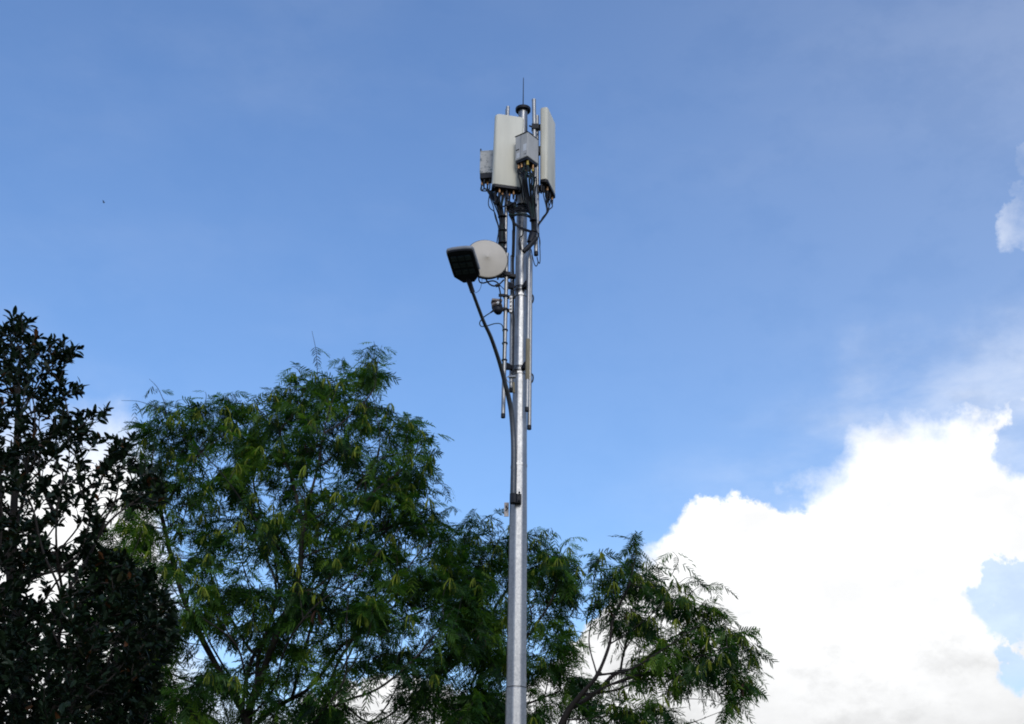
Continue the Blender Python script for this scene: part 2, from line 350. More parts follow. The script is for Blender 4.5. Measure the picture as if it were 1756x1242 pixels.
# clamps that hold the pipes
def clamp(py, lpx, rpx, name='pipe_clamp', big=False):
    z = z_of(py); r = np.interp(z, [q[0] for q in zs], [q[1] for q in zs])
    c = MB(); lx = P(lpx, py, -0.16); rx = P(rpx, py, -0.2)
    for dz in (0.035, -0.035) if not big else (0.06, 0.0, -0.06):        # two threaded rods hugging the pole front
        pts_ = [(lx[0], lx[1], z + dz)] + [(PX + (r + 0.018) * math.sin(a), DIST - (r + 0.018) * math.cos(a), z + dz) for a in np.linspace(R(-60), R(50), 8)] + [(rx[0], rx[1], z + dz)]
        c.tube(pts_, 0.009 if not big else 0.016, 6)
    ob = c.build(name, 'dark_steel', pole, smooth=50)
    for p, s in ((lx, -1), (rx, 1)):
        b = MB(); q = np.array([p[0], p[1], z]); inn = unit(np.array([PX, DIST, z]) - q); sid = np.cross(Z, inn)
        b.prism([(-0.03, -0.055), (0.02, -0.05), (0.13, -0.02), (0.13, 0.02), (0.02, 0.05), (-0.03, 0.055)], q, inn, Z, sid, -0.035, 0.035); b.build('bracket', 'dark_steel', ob)
clamp(498, 871, 903); clamp(636, 868, 902); clamp(360, 872, 911, big=True)
# the clevis and the taped tail below the lower clamp
m = MB(); c0 = P(878, 650, -0.2); m.tube([c0 + (-0.05, 0, 0.035), c0 + (0.06, -0.02, 0.03)], 0.028, 8); m.tube(spline([c0 + (-0.05, 0, 0.05), c0 + (-0.09, -0.02, 0), c0 + (-0.05, 0, -0.06), c0 + (0.02, -0.02, -0.05)]), 0.007, 6)
m.build('hose_clamp', 'pipe_zinc', pole, smooth=50)
m = MB(); m.tube([P(880.5, 656, -0.17), P(881.3, 674, -0.17)], 0.019, 8); m.build('taped_tail', 'brown_tape', pole, smooth=50)
for px_, py_ in ((911.5, 512), (911, 648)):
    m = MB(); c0 = P(px_, py_, 0.02); k = 1 / ppm(c0)
    m.tube(spline([c0 + (-2 * k, 0, 9 * k), c0 + (2 * k, 0, 6 * k), c0 + (3.2 * k, 0, 0), c0 + (2 * k, 0, -7 * k), c0 + (-1.5 * k, 0, -11 * k)]), 0.012, 6); m.build('u_bolt', 'dark_steel', pole, smooth=60)
m = MB(); c0 = P(868.6, 874, -0.05); m.box(c0, ((1, 0, 0), (0, 1, 0), (0, 0, 1)), (0.036, 0.008, 0.115)); pl = m.build('cable_plate', 'plate_pink', pole, bevel=0.006)
m = MB(); m.box(c0 + (0.005, -0.011, 0.0), ((0.5, 0, 0.86), (0, 1, 0), (-0.86, 0, 0.5)), (0.035, 0.003, 0.009)); m.box(c0 + (-0.006, -0.011, 0.04), ((1, 0, 0), (0, 1, 0), (0, 0, 1)), (0.012, 0.003, 0.02)); m.build('slot', 'black_plastic', pl)

# ------------------------------------------------------------------ mounting pipes
def pipe(label, p0, p1, r, tape=None, cap='black_plastic'):
    t = thing('mounting_pipe', label, 'pipe', p1, 'pipes clamped along the pole')
    m = MB(); m.tube([p0, p1], r, 16); m.build('tube', 'pipe_zinc', t, smooth=50)
    d = unit(p1 - p0); m = MB(); m.tube([p1 - d * 0.02, p1 + d * 0.045], r * 1.06, 16); m.build('end_cap', cap, t, smooth=50)
    m = MB(); m.tube([p0 - d * 0.012, p0 + d * 0.02], r * 1.05, 16); m.build('top_cap', 'pipe_zinc', t, smooth=50)
    if tape:
        m = MB(); m.tube([tape[0], tape[1]], r * 1.07, 16); m.build('tape_wrap', 'brown_tape', t, smooth=50)
    return t
def lerp(a, b, f): return a + (b - a) * f
pA0, pA1 = P(915.5, 172, -0.30), P(919.3, 434, -0.30)
pipe('galvanised pipe rising beside the right panel antenna, tallest of the pipe tops', pA0, pA1, 0.035)
pipe('thin dark-edged pipe just behind the pipe by the right antenna', P(921.0, 200, -0.05), P(921.8, 402, -0.05), 0.03)
pE0, pE1 = P(871.0, 184.5, -0.26), P(866.6, 428, -0.26)
pipe('galvanised pipe whose top peeks over the left panel antenna', pE0, pE1, 0.030)
pipe('short pipe stub top left of the pipe behind the left antenna', P(868.6, 189, -0.12), P(866.5, 300, -0.12), 0.02)
pB0, pB1 = P(907.6, 424, -0.24), P(903.8, 701, -0.24)
pipe('galvanised pipe with a long brown taped stretch along the pole right side', pB0, pB1, 0.033, (lerp(pB0, pB1, 0.585), lerp(pB0, pB1, 0.83)))
pC0, pC1 = P(910.2, 440, 0.02), P(907.6, 732, 0.02)
pipe('lowest hanging pipe on the right, mostly behind the taped pipe', pC0, pC1, 0.033)
pD0, pD1 = P(869.2, 436, -0.22), P(862.8, 712, -0.22)
pipe('galvanised pipe left of the pole that carries the round dish', pD0, pD1, 0.033)
pF0, pF1 = P(878.5, 440, 0.0), P(876.5, 668, 0.0)
pipe('shaded pipe squeezed between the dish pipe and the pole', pF0, pF1, 0.033)

# ------------------------------------------------------------------ panel antennas
def rrect(hx, hy, r, n=5):
    out = []
    for cx, cy, a0 in ((hx - r, hy - r, 0), (-hx + r, hy - r, 90), (-hx + r, -hy + r, 180), (hx - r, -hy + r, 270)):
        for k in range(n + 1):
            a = R(a0 + 90 * k / n); out.append((cx + r * math.cos(a), cy + r * math.sin(a)))
    return out
def panel(label, mid, yaw, W, H, T, lean, ports, side_lean=0.0, mounts=(0.36, -0.36)):
    n, u = yawed(yaw); up_ = unit(Z + n * lean + u * side_lean); nn = unit(n - np.dot(n, up_) * up_); u = unit(np.cross(up_, nn)) * -1
    u = unit(np.cross(nn, up_)); u = u if np.dot(u, yawed(yaw)[1]) > 0 else -u
    c = mid - nn * (T / 2)
    t = thing('panel_antenna', label, 'antenna', c - up_ * (H / 2), 'panel antennas on the pole head')
    m = MB(); m.prism(rrect(W / 2, T / 2, T * 0.34), c, u, nn, up_, -H / 2 + 0.035, H / 2, 0.014); m.build('radome', 'radome', t, smooth=38)
    m = MB(); m.prism(rrect(W / 2 * 1.005, T / 2 * 1.03, T * 0.34), c, u, nn, up_, -H / 2 - 0.015, -H / 2 + 0.037); m.build('end_plate', 'black_plastic', t, smooth=38)
    out = []
    for i in range(ports):
        f = (i + 0.5) / ports - 0.5; q = c + u * (f * W * 0.84) + nn * (T * (0.18 if i % 2 else -0.15)) - up_ * (H / 2 + 0.015)
        m = MB(); m.lathe(q + up_ * 0.004, -up_, [(0.017, 0), (0.017, 0.05), (0.022, 0.052), (0.022, 0.085)], 10); cn = m.build('connector', 'brass' if i % 3 else 'dark_steel', t, smooth=40)
        m = MB(); m.lathe(q - up_ * 0.08, -up_, [(0.02, 0), (0.018, 0.06), (0.012, 0.09)], 8); m.build('boot', 'cable_black', cn, smooth=50)
        out.append(q - up_ * 0.16)
    for f in mounts:
        b = MB(); q = c + up_ * (H * f) - nn * (T / 2)
        b.box(q - nn * 0.015, (u, nn, up_), (0.07, 0.016, 0.06)); b.box(q - nn * 0.09 + u * 0.045, (u, nn, up_), (0.008, 0.09, 0.035)); b.box(q - nn * 0.09 - u * 0.045, (u, nn, up_), (0.008, 0.09, 0.035)); b.box(q - nn * 0.185, (u, nn, up_), (0.075, 0.02, 0.045))
        b.build('mount_bracket', 'dark_steel', t, bevel=0.003)
    for sx in (-0.42, 0.42):
        m = MB(); m.lathe(c + u * (W * sx) + nn * T * 0.3 - up_ * (H / 2 + 0.013), -up_, [(0.012, 0), (0.012, 0.012)], 6); m.build('screw', 'pipe_zinc', t)
    return t, out, (c, u, nn, up_)
antL, portsL, fL = panel('cream panel antenna facing left of the camera, broad front in view', P(872.6, 258.8, -0.45), 11, 0.505, 1.48, 0.17, 0.0, 7, 0.02)
antR, portsR, fR = panel('cream panel antenna turned edge-on to the right, seen from its narrow side', P(946, 260.5, 0.02), 73, 0.56, 1.55, 0.14, 0.0, 6, 0.0, (0.36, -0.465))

for z_, y0_, y1_ in ((0, 321, 316.5), (1, 331, 327.5)):
    m = MB(); m.tube([P(918.5, y0_, -0.26), P(928, lerp(y0_, y1_, 0.5), -0.16), P(937, y1_, -0.04)], 0.017, 6); m.build('tilt_bar', 'dark_steel', antR, smooth=50)
for px_, py_ in ((918, 325), (928.5, 324)):
    m = MB(); m.box(P(px_, py_, -0.26 if px_ < 920 else -0.16), ((1, 0, 0), (0, 1, 0), (0, 0, 1)), (0.045 if px_ < 920 else 0.012, 0.05, 0.07)); m.build('pipe_clamp', 'dark_steel', antR, bevel=0.004)
m = MB(); m.box(P(917, 219, -0.30), ((1, 0, 0), (0, 1, 0), (0, 0, 1)), (0.055, 0.055, 0.05)); m.tube([P(908, 216, -0.2), P(917, 220, -0.3)], 0.016, 6); m.tube([P(917, 217, -0.3), P(924.5, 222, -0.15), P(931, 224, 0.0)], 0.022, 6); m.build('pipe_clamp', 'dark_steel', antR, bevel=0.003)
m = MB(); m.tube([P(907, 228, -0.15), P(911, 230, -0.28), P(915, 236, -0.3)], 0.014, 6); m.build('tilt_bar', 'dark_steel', antR, smooth=50)
m = MB(); m.box(P(923.5, 259, -0.12), ((1, 0, 0), (0, 1, 0), (0, 0, 1)), (0.03, 0.05, 0.07)); m.build('mount_bracket', 'dark_steel', antR, bevel=0.004)

# ------------------------------------------------------------------ remote radio boxes
def edge_box(near, yaw_l, wl, wr, h):
    """vertical near edge (top centre point), face to the left wl wide, face to the right wr deep"""
    n, u = yawed(yaw_l); c = near - u * (wl / 2) - n * (wr / 2) - Z * (h / 2); return c, n, u
rr_c, rn, ru = edge_box(P(905.0, 226, -0.74), -38, 0.265, 0.31, 0.49)
rru = thing('radio_unit', 'clean grey radio box with white sticker in front of the pole', 'radio box', rr_c - Z * 0.3, 'remote radio units')
m = MB(); m.box(rr_c, (ru, rn, Z), (0.1325, 0.155, 0.245)); m.build('housing', 'box_grey', rru, bevel=0.012)
m = MB(); m.box(rr_c + Z * 0.249 + rn * 0.004, (ru, rn, Z), (0.137, 0.161, 0.007)); m.build('lid', 'dark_steel', rru, bevel=0.003)
fc_ = rr_c + rn * 0.155
m = MB(); m.box(fc_ - ru * 0.013, (ru, rn, Z), (0.004, 0.005, 0.235)); m.build('front_seam', 'rim_grey', rru)
m = MB(); m.box(fc_ + ru * 0.075 - Z * 0.05, (ru, rn, Z), (0.036, 0.003, 0.07)); m.build('sticker', 'label_white', rru)
m = MB(); m.box(fc_ - ru * 0.08 - Z * 0.04, (ru, rn, Z), (0.034, 0.006, 0.008)); m.build('handle_slot', 'black_plastic', rru)
m = MB(); m.box(fc_ - ru * 0.07 - Z * 0.16, (ru, rn, Z), (0.03, 0.004, 0.05)); m.build('cover', 'label_white', rru, bevel=0.002)
m = MB(); m.box(fc_ + ru * 0.085 - Z * 0.185, (ru, rn, Z), (0.02, 0.004, 0.004)); m.build('screw_slot', 'black_plastic', rru)
m = MB(); m.box(rr_c - Z * 0.272, (ru, rn, Z), (0.123, 0.145, 0.028)); m.build('connector_bay', 'black_plastic', rru, bevel=0.004)
rports = []
random.seed(5)
for i in range(8):
    q = rr_c + ru * (-0.095 + 0.063 * (i % 4)) + rn * (0.10 if i < 4 else -0.05) - Z * 0.30
    m = MB(); m.lathe(q, -Z, [(0.019, 0), (0.019, 0.05), (0.023, 0.052), (0.023, 0.09)], 10); m.build('connector', ('brass', 'brass', 'dark_steel', 'yellow_tape', 'dark_steel', 'brass', 'dark_steel', 'brass')[i], rru, smooth=40)
    rports.append(q - Z * 0.08)
m = MB(); m.box(lerp(rr_c - rn * 0.2, pA0 * (1, 1, 0) + Z * rr_c[2], 0.5), (ru, rn, Z), (0.05, 0.06, 0.15)); m.build('mount_bracket', 'dark_steel', rru, bevel=0.004)

ln, lu = yawed(-8)
lc = P(836.0, 277, -0.02) - ln * 0.1
rl = thing('radio_unit', 'weathered grey radio box with peeling paint left of the panel antenna', 'radio box', lc - Z * 0.3, 'remote radio units')
m = MB(); m.box(lc, (lu, ln, Z), (0.135, 0.10, 0.235)); m.build('housing', 'peeled_paint', rl, bevel=0.01)
m = MB(); m.box(lc - lu * 0.128 + Z * 0.25 + ln * 0.07, (lu, ln, Z), (0.010, 0.02, 0.034)); m.build('lug', 'dark_steel', rl, bevel=0.003)
m = MB(); m.box(lc - Z * 0.285 + ln * 0.0, (lu, ln, Z), (0.128, 0.095, 0.05)); m.build('connector_bay', 'black_plastic', rl, bevel=0.004)
lports = []
for i in range(5):
    q = lc + lu * (-0.105 + 0.05 * i) + ln * (0.06 if i % 2 else 0.0) - Z * 0.335
    m = MB(); m.lathe(q, -Z, [(0.016, 0), (0.016, 0.05), (0.021, 0.052), (0.021, 0.085)], 10); m.build('connector', 'brass' if i in (0, 2, 4) else 'dark_steel', rl, smooth=40); lports.append(q - Z * 0.07)
m = MB(); m.box(lc - ln * 0.05 + lu * 0.2, (lu, ln, Z), (0.08, 0.03, 0.07)); m.build('mount_bracket', 'dark_steel', rl, bevel=0.004)

# ------------------------------------------------------------------ round dish
dn, du = yawed(9); dn = unit(dn - Z * 0.03); dv = unit(np.cross(du, dn)); dv = dv if dv[2] > 0 else -dv
dc = P(834.5, 443.5, -0.55)
dish = thing('microwave_dish', 'round beige dish antenna with shallow conical cover behind the lamp head', 'dish', dc - Z * 0.36)
m = MB(); m.lathe(dc, dn, [(0.335, -0.055), (0.345, -0.05), (0.345, -0.008), (0.338, 0.0), (0.30, 0.012), (0.20, 0.036), (0.10, 0.058), (0.03, 0.075), (0.018, 0.083), (0.0, 0.085)], 56, up=(0, 0, 1)); m.build('radome', 'dish_white', dish, smooth=24)
m = MB(); m.lathe(dc, -dn, [(0.352, 0.012), (0.356, 0.018), (0.356, 0.062), (0.34, 0.07), (0.26, 0.14), (0.13, 0.2), (0.07, 0.21)], 48); m.build('reflector', 'dark_steel', dish, smooth=40)
m = MB(); q = dc - dn * 0.3; m.lathe(q, -dn, [(0.10, -0.1), (0.11, -0.08), (0.11, 0.04), (0.10, 0.05)], 20); m.build('radio_drum', 'black_plastic', dish, smooth=40)
m = MB(); pp = lerp(pD0, pD1, 0.135); m.box(lerp(q, pp, 0.5), (unit(pp - q), np.cross(Z, unit(pp - q)), Z), (np.linalg.norm(pp - q) / 2 + 0.05, 0.04, 0.045)); m.box(pp, (du, dn, Z), (0.06, 0.06, 0.035)); m.box(pp + (0.10, 0.05, 0.0), (du, dn, Z), (0.05, 0.045, 0.028)); m.build('mount_bracket', 'dark_steel', dish, bevel=0.004)
m = MB(); q = P(857, 474, -0.4); m.box(q, (du, dn, Z), (0.05, 0.03, 0.018)); m.box(q + (-0.03, 0, -0.03), (du, dn, Z), (0.012, 0.02, 0.03)); m.build('tilt_screw', 'dark_steel', dish, bevel=0.003)

# ------------------------------------------------------------------ small cable-fed radio below the dish
oc = P(852.5, 526, -0.3); k = 1 / ppm(oc)
odu = thing('junction_radio', 'small brownish radio canister clamped to the dish pipe', 'radio box', oc - Z * 0.12)
m = MB(); m.lathe(oc + (0, 0, -0.01), unit((0.15, -0.35, -0.9)), [(0.05, -0.10), (0.085, -0.085), (0.09, 0.0), (0.07, 0.01)], 18); m.build('housing', 'brown_radio', odu, smooth=40)
m = MB(); m.lathe(oc + (0.01, 0.0, -0.03), unit((0.15, -0.35, -0.9)), [(0.075, 0), (0.078, 0.06), (0.055, 0.105), (0.02, 0.12)], 18); m.build('bottom_cover', 'black_plastic', odu, smooth=40)
m = MB(); m.box(oc + (-0.01, -0.02, 0.085), (du, dn, Z), (0.085, 0.07, 0.02)); m.build('lid', 'brown_radio', odu, bevel=0.008)
m = MB(); m.lathe(oc + (0.015, -0.085, 0.015), unit((0.1, -1, -0.1)), [(0.026, 0), (0.026, 0.02), (0.015, 0.022), (0.013, 0.035)], 14); m.build('port_ring', 'label_white', odu, smooth=30)
pq = lerp(pD0, pD1, 0.33)
for f in (0.275, 0.36):
    m = MB(); c0 = lerp(pD0, pD1, f); m.tube([c0 + (0, 0, -0.022), c0 + (0, 0, 0.022)], 0.045, 14); m.box(c0 + (0.07, 0.02, 0), ((1, 0, 0), (0, 1, 0), (0, 0, 1)), (0.06, 0.03, 0.02)); m.box(c0 + (-0.07, -0.04, 0), ((1, 0, 0), (0, 1, 0), (0, 0, 1)), (0.05, 0.02, 0.02)); m.build('pipe_clamp', 'dark_steel', odu, smooth=40)
m = MB(); m.box(pq + (0.085, -0.02, 0), ((1, 0, 0), (0, 1, 0), (0, 0, 1)), (0.022, 0.03, 0.15)); m.build('clamp_plate', 'pipe_zinc', odu, bevel=0.003)
for dz in (-0.1, -0.04, 0.04, 0.1):
    m = MB(); m.lathe(pq + (0.085, -0.05, dz), (0, -1, 0), [(0.012, 0), (0.012, 0.02)], 6); m.build('bolt', 'dark_steel', odu)

# ------------------------------------------------------------------ street light on its curved arm
arm_px = [(880.4, 850, 0), (880.8, 811, 0), (881, 770, 0), (879.8, 740, -.01), (876.8, 706, -.08), (871.8, 680, -.20), (867.6, 664, -.30), (862, 641, -.43), (854, 613.6, -.62), (841.6, 578, -.93), (829, 550.6, -1.2), (810, 500, -1.7)]
arm = [P(a, b, c - 0.2) for a, b, c in arm_px]
lampo = thing('street_light', 'dark street light head on a long curved arm reaching left of the pole', 'street light', arm[0])
m = MB(); m.tube(spline(arm, 6), [0.046, 0.046, 0.045, 0.043, 0.041, 0.039, 0.037, 0.035, 0.032, 0.030, 0.028, 0.026], 14); m.build('arm', 'arm_zinc', lampo, smooth=60)
m = MB(); c0 = P(880.6, 857, -0.2); m.tube([c0 - Z * 0.06, c0 + Z * 0.09], 0.062, 10); m.box(c0 + (0.07, 0.03, 0.02), ((1, 0, 0), (0, 1, 0), (0, 0, 1)), (0.05, 0.05, 0.07)); m.build('arm_clamp', 'black_plastic', lampo, smooth=35)
for dz in (0.10, -0.02):
    m = MB(); m.lathe(c0 + (0.085, -0.03, dz), (0.1, -1, 0), [(0.016, 0), (0.016, 0.03)], 6); m.build('bolt', 'dark_steel', lampo)
neck = P(804.5, 483, -1.92); far = P(787, 427, -2.52)
hx = unit(far - neck); hu = unit(np.cross(hx, Z)); hu = hu if hu[0] > 0 else -hu
# tip the housing sideways as in the photograph
hn = unit(np.cross(hx, hu)); hn = hn if hn[2] > 0 else -hn
LEN = float(np.linalg.norm(far - neck)); wd = 0.205
m = MB(); m.tube([arm[-1] - unit(arm[-1] - arm[-2]) * 0.02, lerp(arm[-1], neck, 0.5), neck + hx * 0.06], [0.037, 0.037, 0.045], 12); m.build('spigot', 'lamp_black', lampo, smooth=60)
out = [(0.0, -0.085), (0.13, -wd * 0.97), (0.20, -wd), (LEN * 0.90, -wd * 0.99), (LEN * 0.965, -wd * 0.9), (LEN * 0.99, -wd * 0.55), (LEN, 0), (LEN * 0.99, wd * 0.55), (LEN * 0.965, wd * 0.9), (LEN * 0.90, wd * 0.99), (0.20, wd), (0.13, wd * 0.97), (0.0, 0.085)]
m = MB(); m.prism(out, neck, hx, hu, hn, -0.03, 0.012, 0.012); head = m.build('lamp_housing', 'lamp_black', lampo, smooth=30)
out2 = [(a * 1.0 + (0.012 if a > LEN * 0.5 else 0), b * 1.05) for a, b in out if a > 0.15]
m = MB(); m.prism(out2, neck, hx, hu, hn, 0.004, 0.062, 0.014); m.build('top_cover', 'rim_grey', lampo, smooth=30)
m = MB(); m.prism([(0.20, -wd * 0.82), (LEN * 0.90, -wd * 0.82), (LEN * 0.90, wd * 0.82), (0.20, wd * 0.82)], neck, hx, hu, hn, -0.036, -0.026); m.build('light_window', 'black_plastic', lampo)
for i in range(3):
    for j in range(3):
        q = neck + hx * (LEN * (0.36 + 0.20 * i)) + hu * (wd * (-0.52 + 0.52 * j)) - hn * 0.039
        m = MB(); m.box(q, (hx, hu, hn), (LEN * 0.075, wd * 0.22, 0.006)); md = m.build('led_module', 'led_glass', lampo, bevel=0.003)
        for a in (-1, 1):
            for b in (-1, 0, 1):
                m = MB(); m.lathe(q + hx * (LEN * 0.035 * a) + hu * (wd * 0.13 * b) - hn * 0.006, -hn, [(0.010, 0), (0.008, 0.004), (0.003, 0.006)], 8); m.build('led', 'led_chip', md, smooth=60)

# ------------------------------------------------------------------ cables
def bundle(name, label, loc, group='cable bundles on the pole'): return thing(name, label, 'cables', loc, group)
rng = random.Random(3)
def cable(par, pts, r=0.0115, m_='cable_black', jig=0.0):
    q = [np.asarray(p, float) + np.array([rng.uniform(-1, 1), rng.uniform(-1, 1), 0]) * (jig if 0 < i < len(pts) - 1 else jig * 0.3) for i, p in enumerate(pts)]
    m = MB(); m.tube(spline(q, 5), r, 6); return m.build('cable', m_, par, smooth=80)
# left bundle: left radio and left antenna down to the dish
bl = bundle('cable_bundle', 'dark cable bundle from the left radio box running down to the dish', P(860, 428, -0.2))
for i, q in enumerate(lports + lports[:3]):
    cable(bl, [q, q - Z * 0.12, P(833 + 2.2 * i, 325 + i, -0.12), P(849 + 1.2 * i, 350, -0.2), P(857 + 1.1 * i, 375, -0.25), P(857.5 + 1.3 * i, 405, -0.28), P(856 + 1.4 * i, 428, -0.26)], 0.012, 'cable_green' if i in (2, 5) else 'cable_black', 0.012)
for i in range(4):
    q = portsL[i % 3]
    cable(bl, [q + (0.01 * i, 0, 0), q - Z * 0.12, P(853 + 2.0 * i, 352, -0.28), P(858 + 1.4 * i, 375, -0.28), P(858 + 1.8 * i, 400, -0.3), P(857 + 2 * i, 430, -0.28)], 0.013, 'cable_green' if i == 2 else 'cable_black', 0.012)
for i in range(7):
    cable(bl, [P(851 + 2.6 * i, 326, -0.38 + 0.02 * i), P(849 + 2.4 * i, 338, -0.36), P(852 + 1.7 * i, 352, -0.32), P(857 + 1.2 * i, 372, -0.28), P(857 + 1.5 * i, 398, -0.29), P(855 + 1.9 * i, 429, -0.27)], 0.014, 'cable_green' if i == 4 else 'cable_black', 0.014)
cable(bl, [P(839, 336, -0.12), P(837.5, 350, -0.14), P(841, 358, -0.16), P(848, 364, -0.2), P(853, 380, -0.24), P(856, 392, -0.26)], 0.009)
cable(bl, [P(840, 338, -0.12), P(846, 355, -0.16), P(849, 372, -0.2), P(855, 392, -0.26), P(853, 410, -0.27), P(851, 422, -0.26)], 0.009)
for yy in (372, 396, 417):
    m = MB(); c0 = P(861.5, yy, -0.27); m.tube([c0 - Z * 0.012, c0 + Z * 0.012], 0.075, 12); m.build('cable_tie', 'cable_black', bl, smooth=50)
# middle bundle: left antenna ports to the pole
bm_ = bundle('cable_bundle', 'cables dropping from the left antenna onto the pole collar', P(882, 440, -0.2))
for i, q in enumerate(portsL[3:] + portsL[2:5]):
    cable(bm_, [q + (0.012 * (i % 3), 0.02, 0), q - Z * 0.16, P(884 - 0.8 * i, 348, -0.32), P(881 - 0.9 * i, 366, -0.26), P(883 - 0.4 * i, 385, -0.2), P(882.5 - 0.4 * i, 410, -0.17), P(881.5 - 0.5 * i, 440, -0.12)], 0.012, 'cable_green' if i == 3 else 'cable_black', 0.014)
for i in range(2):
    cable(bm_, [P(873, 368, -0.3), P(881, 381 + i, -0.3), P(892, 390 + 2 * i, -0.3), P(903, 394 + 2 * i, -0.32), P(912, 397 + 2 * i, -0.34)], 0.014)
for i in range(6):
    cable(bm_, [P(869 + i, 352 + 3 * i, -0.3), P(876, 360 + 2.4 * i, -0.33), P(886, 355 + 3 * i, -0.34), P(896, 353 + 3.4 * i, -0.34), P(906, 355 + 3.4 * i, -0.36), P(911, 362 + 3 * i, -0.38)], 0.013, 'cable_green' if i == 4 else 'cable_black', 0.02)
cable(bm_, [P(897, 396, -0.16), P(896, 404, -0.16), P(891.5, 408, -0.16), P(890.5, 418, -0.17), P(892, 428, -0.17)], 0.012)
cable(bm_, [P(878.5, 395, -0.2), P(878.6, 420, -0.2), P(880, 436, -0.18)], 0.006)
m = MB(); m.tube([P(891.2, 417, -0.17), P(893, 428, -0.17)], 0.024, 8); m.build('splice', 'black_plastic', bm_, smooth=50)
# right bundle: front radio box down the pole head
br = bundle('cable_bundle', 'thick dark cable bundle hanging from the front radio box', P(916, 408, -0.35))
for i, q in enumerate(rports + rports[:5]):
    cable(br, [q, q - Z * 0.10, P(895 + 1.9 * i, 305, -0.66), P(900 + 1.35 * i, 330, -0.55), P(907 + 0.85 * i, 358, -0.44), P(911.5 + 0.55 * i, 382, -0.40), P(912 + 0.6 * i, 405, -0.38)], 0.0125, 'cable_green' if i in (3, 6, 10) else 'cable_black', 0.014)
for i in range(3):
    cable(br, [rports[i] + (0.01, 0.02, 0), rports[i] - Z * 0.15, P(893 + 3 * i, 312, -0.62), P(896 + 3 * i, 335, -0.4), P(898 + 3 * i, 355, -0.2)], 0.0125, 'cable_green' if i == 1 else 'cable_black', 0.012)
m = MB(); m.lathe(P(913.5, 292.5, -0.66), unit((0, 0, -1)), [(0.02, -0.02), (0.02, 0.02)], 8); m.build('marker_tape', 'yellow_tape', br, smooth=50)
for yy in (352, 378, 398):
    m = MB(); c0 = P(914.5, yy, -0.41); m.tube([c0 - Z * 0.012, c0 + Z * 0.012], 0.062, 12); m.build('cable_tie', 'cable_black', br, smooth=50)
m = MB(); m.tube(spline([P(897.5, 432, -0.45), P(905, 425, -0.44), P(913, 416, -0.42), P(920, 408, -0.40)]), [0.040, 0.042, 0.045, 0.04], 8); m.build('cable_boot', 'black_plastic', br, smooth=50)
m = MB(); m.tube([P(909, 416, -0.42), P(914, 402, -0.40), P(919, 402, -0.39)], [0.055, 0.07, 0.05], 8); m.build('cable_boot', 'black_plastic', br, smooth=50)
cable(br, [P(911, 428, -0.35), P(914, 444, -0.35), P(917, 454, -0.35), P(920, 456.5, -0.35), P(922.5, 450, -0.35), P(921, 441, -0.35)], 0.008)
cable(br, [P(925, 412, -0.35), P(926, 430, -0.35), P(926.2, 446, -0.35), P(925, 452, -0.35), P(922.5, 448, -0.35), P(921, 442, -0.35)], 0.008)
cable(br, [P(920, 395, -0.36), P(924, 405, -0.35), P(926, 415, -0.35), P(925.5, 425, -0.35)], 0.009)
# right antenna cables
ba = bundle('cable_bundle', 'thin cables curving from the right antenna back to the pole', P(918, 395, -0.2))
for i, q in enumerate(portsR):
    cable(ba, [q, q - Z * 0.06, P(937.5 + 0.5 * i, 362, -0.05), P(931 + 0.3 * i, 374, -0.12), P(924.5 - 0.2 * i, 384, -0.22), P(920.5 - 0.5 * i, 396, -0.32), P(919 - 0.4 * i, 408, -0.34)], 0.010, 'cable_black', 0.012)
# dish and small radio cables
bd = bundle('dish_cable', 'loose black cable loops hanging under the round dish', P(840, 490, -0.4), 'loose cables below the dish')
dl = lambda pts_, r=0.012, m_='cable_black', dy=-0.42: cable(bd, [P(a, b, dy) for a, b in pts_], r, m_)
dl([(823, 470), (821, 478), (823, 484), (829, 485.5), (838, 483), (846, 482), (853, 485), (857, 491)])
dl([(833, 472), (834, 480), (839, 487), (846, 490.5), (853, 489.5), (858, 486), (864, 480)], 0.013)
dl([(855, 490), (857.5, 500), (858.5, 511), (857, 522)], 0.013)
dl([(857, 489), (861, 493), (865, 497)], 0.007)
dl([(826, 474), (826.5, 482), (824, 494), (820, 500), (815, 502.5)], 0.004)
m = MB(); m.tube([P(850, 490.5, -0.42), P(857.5, 488.5, -0.42)], 0.028, 8); m.build('splice', 'black_plastic', bd, smooth=50)
bo = bundle('radio_cable', 'green black cable from the small radio looping back to the pipe', P(863, 630, -0.26), 'loose cables below the dish')
dl2 = lambda pts_, r, m_='cable_green': cable(bo, [P(a, b, c) for a, b, c in pts_], r, m_)
dl2([(848, 531, -0.36), (840, 537, -0.36), (831, 543, -0.34), (825, 549, -0.32), (822.5, 555, -0.32), (826, 560, -0.32), (837, 558.5, -0.32), (847, 555.5, -0.3), (856, 555, -0.28), (861, 558, -0.27), (863, 566, -0.265), (863.2, 590, -0.262), (862.2, 625, -0.262), (861.2, 645, -0.26)], 0.0095)
m = MB(); m.tube([P(848, 531.5, -0.36), P(841, 536.5, -0.36)], [0.022, 0.013], 8); m.build('cable_gland', 'black_plastic', bo, smooth=50)
for yy in (570.5, 593, 621.5):
    f = (yy - 436) / (712 - 436); c0 = lerp(pD0, pD1, f); m = MB(); m.tube([c0 - Z * 0.010, c0 + Z * 0.010], 0.047, 12); m.build('cable_tie', 'cable_black', bo, smooth=50)
bp = bundle('riser_cable', 'dark cables strapped down the shaded left side of the pole', P(880, 500, -0.05), 'cable bundles on the pole')
for i in range(3):
    cable(bp, [P(881.5 - i, 432, -0.12), P(880.6 - 0.8 * i, 455, -0.1), P(881.6 - 0.7 * i, 485, -0.12), P(881 - 0.5 * i, 515, -0.12), P(880.8 - 0.4 * i, 560, -0.13), P(880 - 0.4 * i, 640, -0.14)], 0.0125)

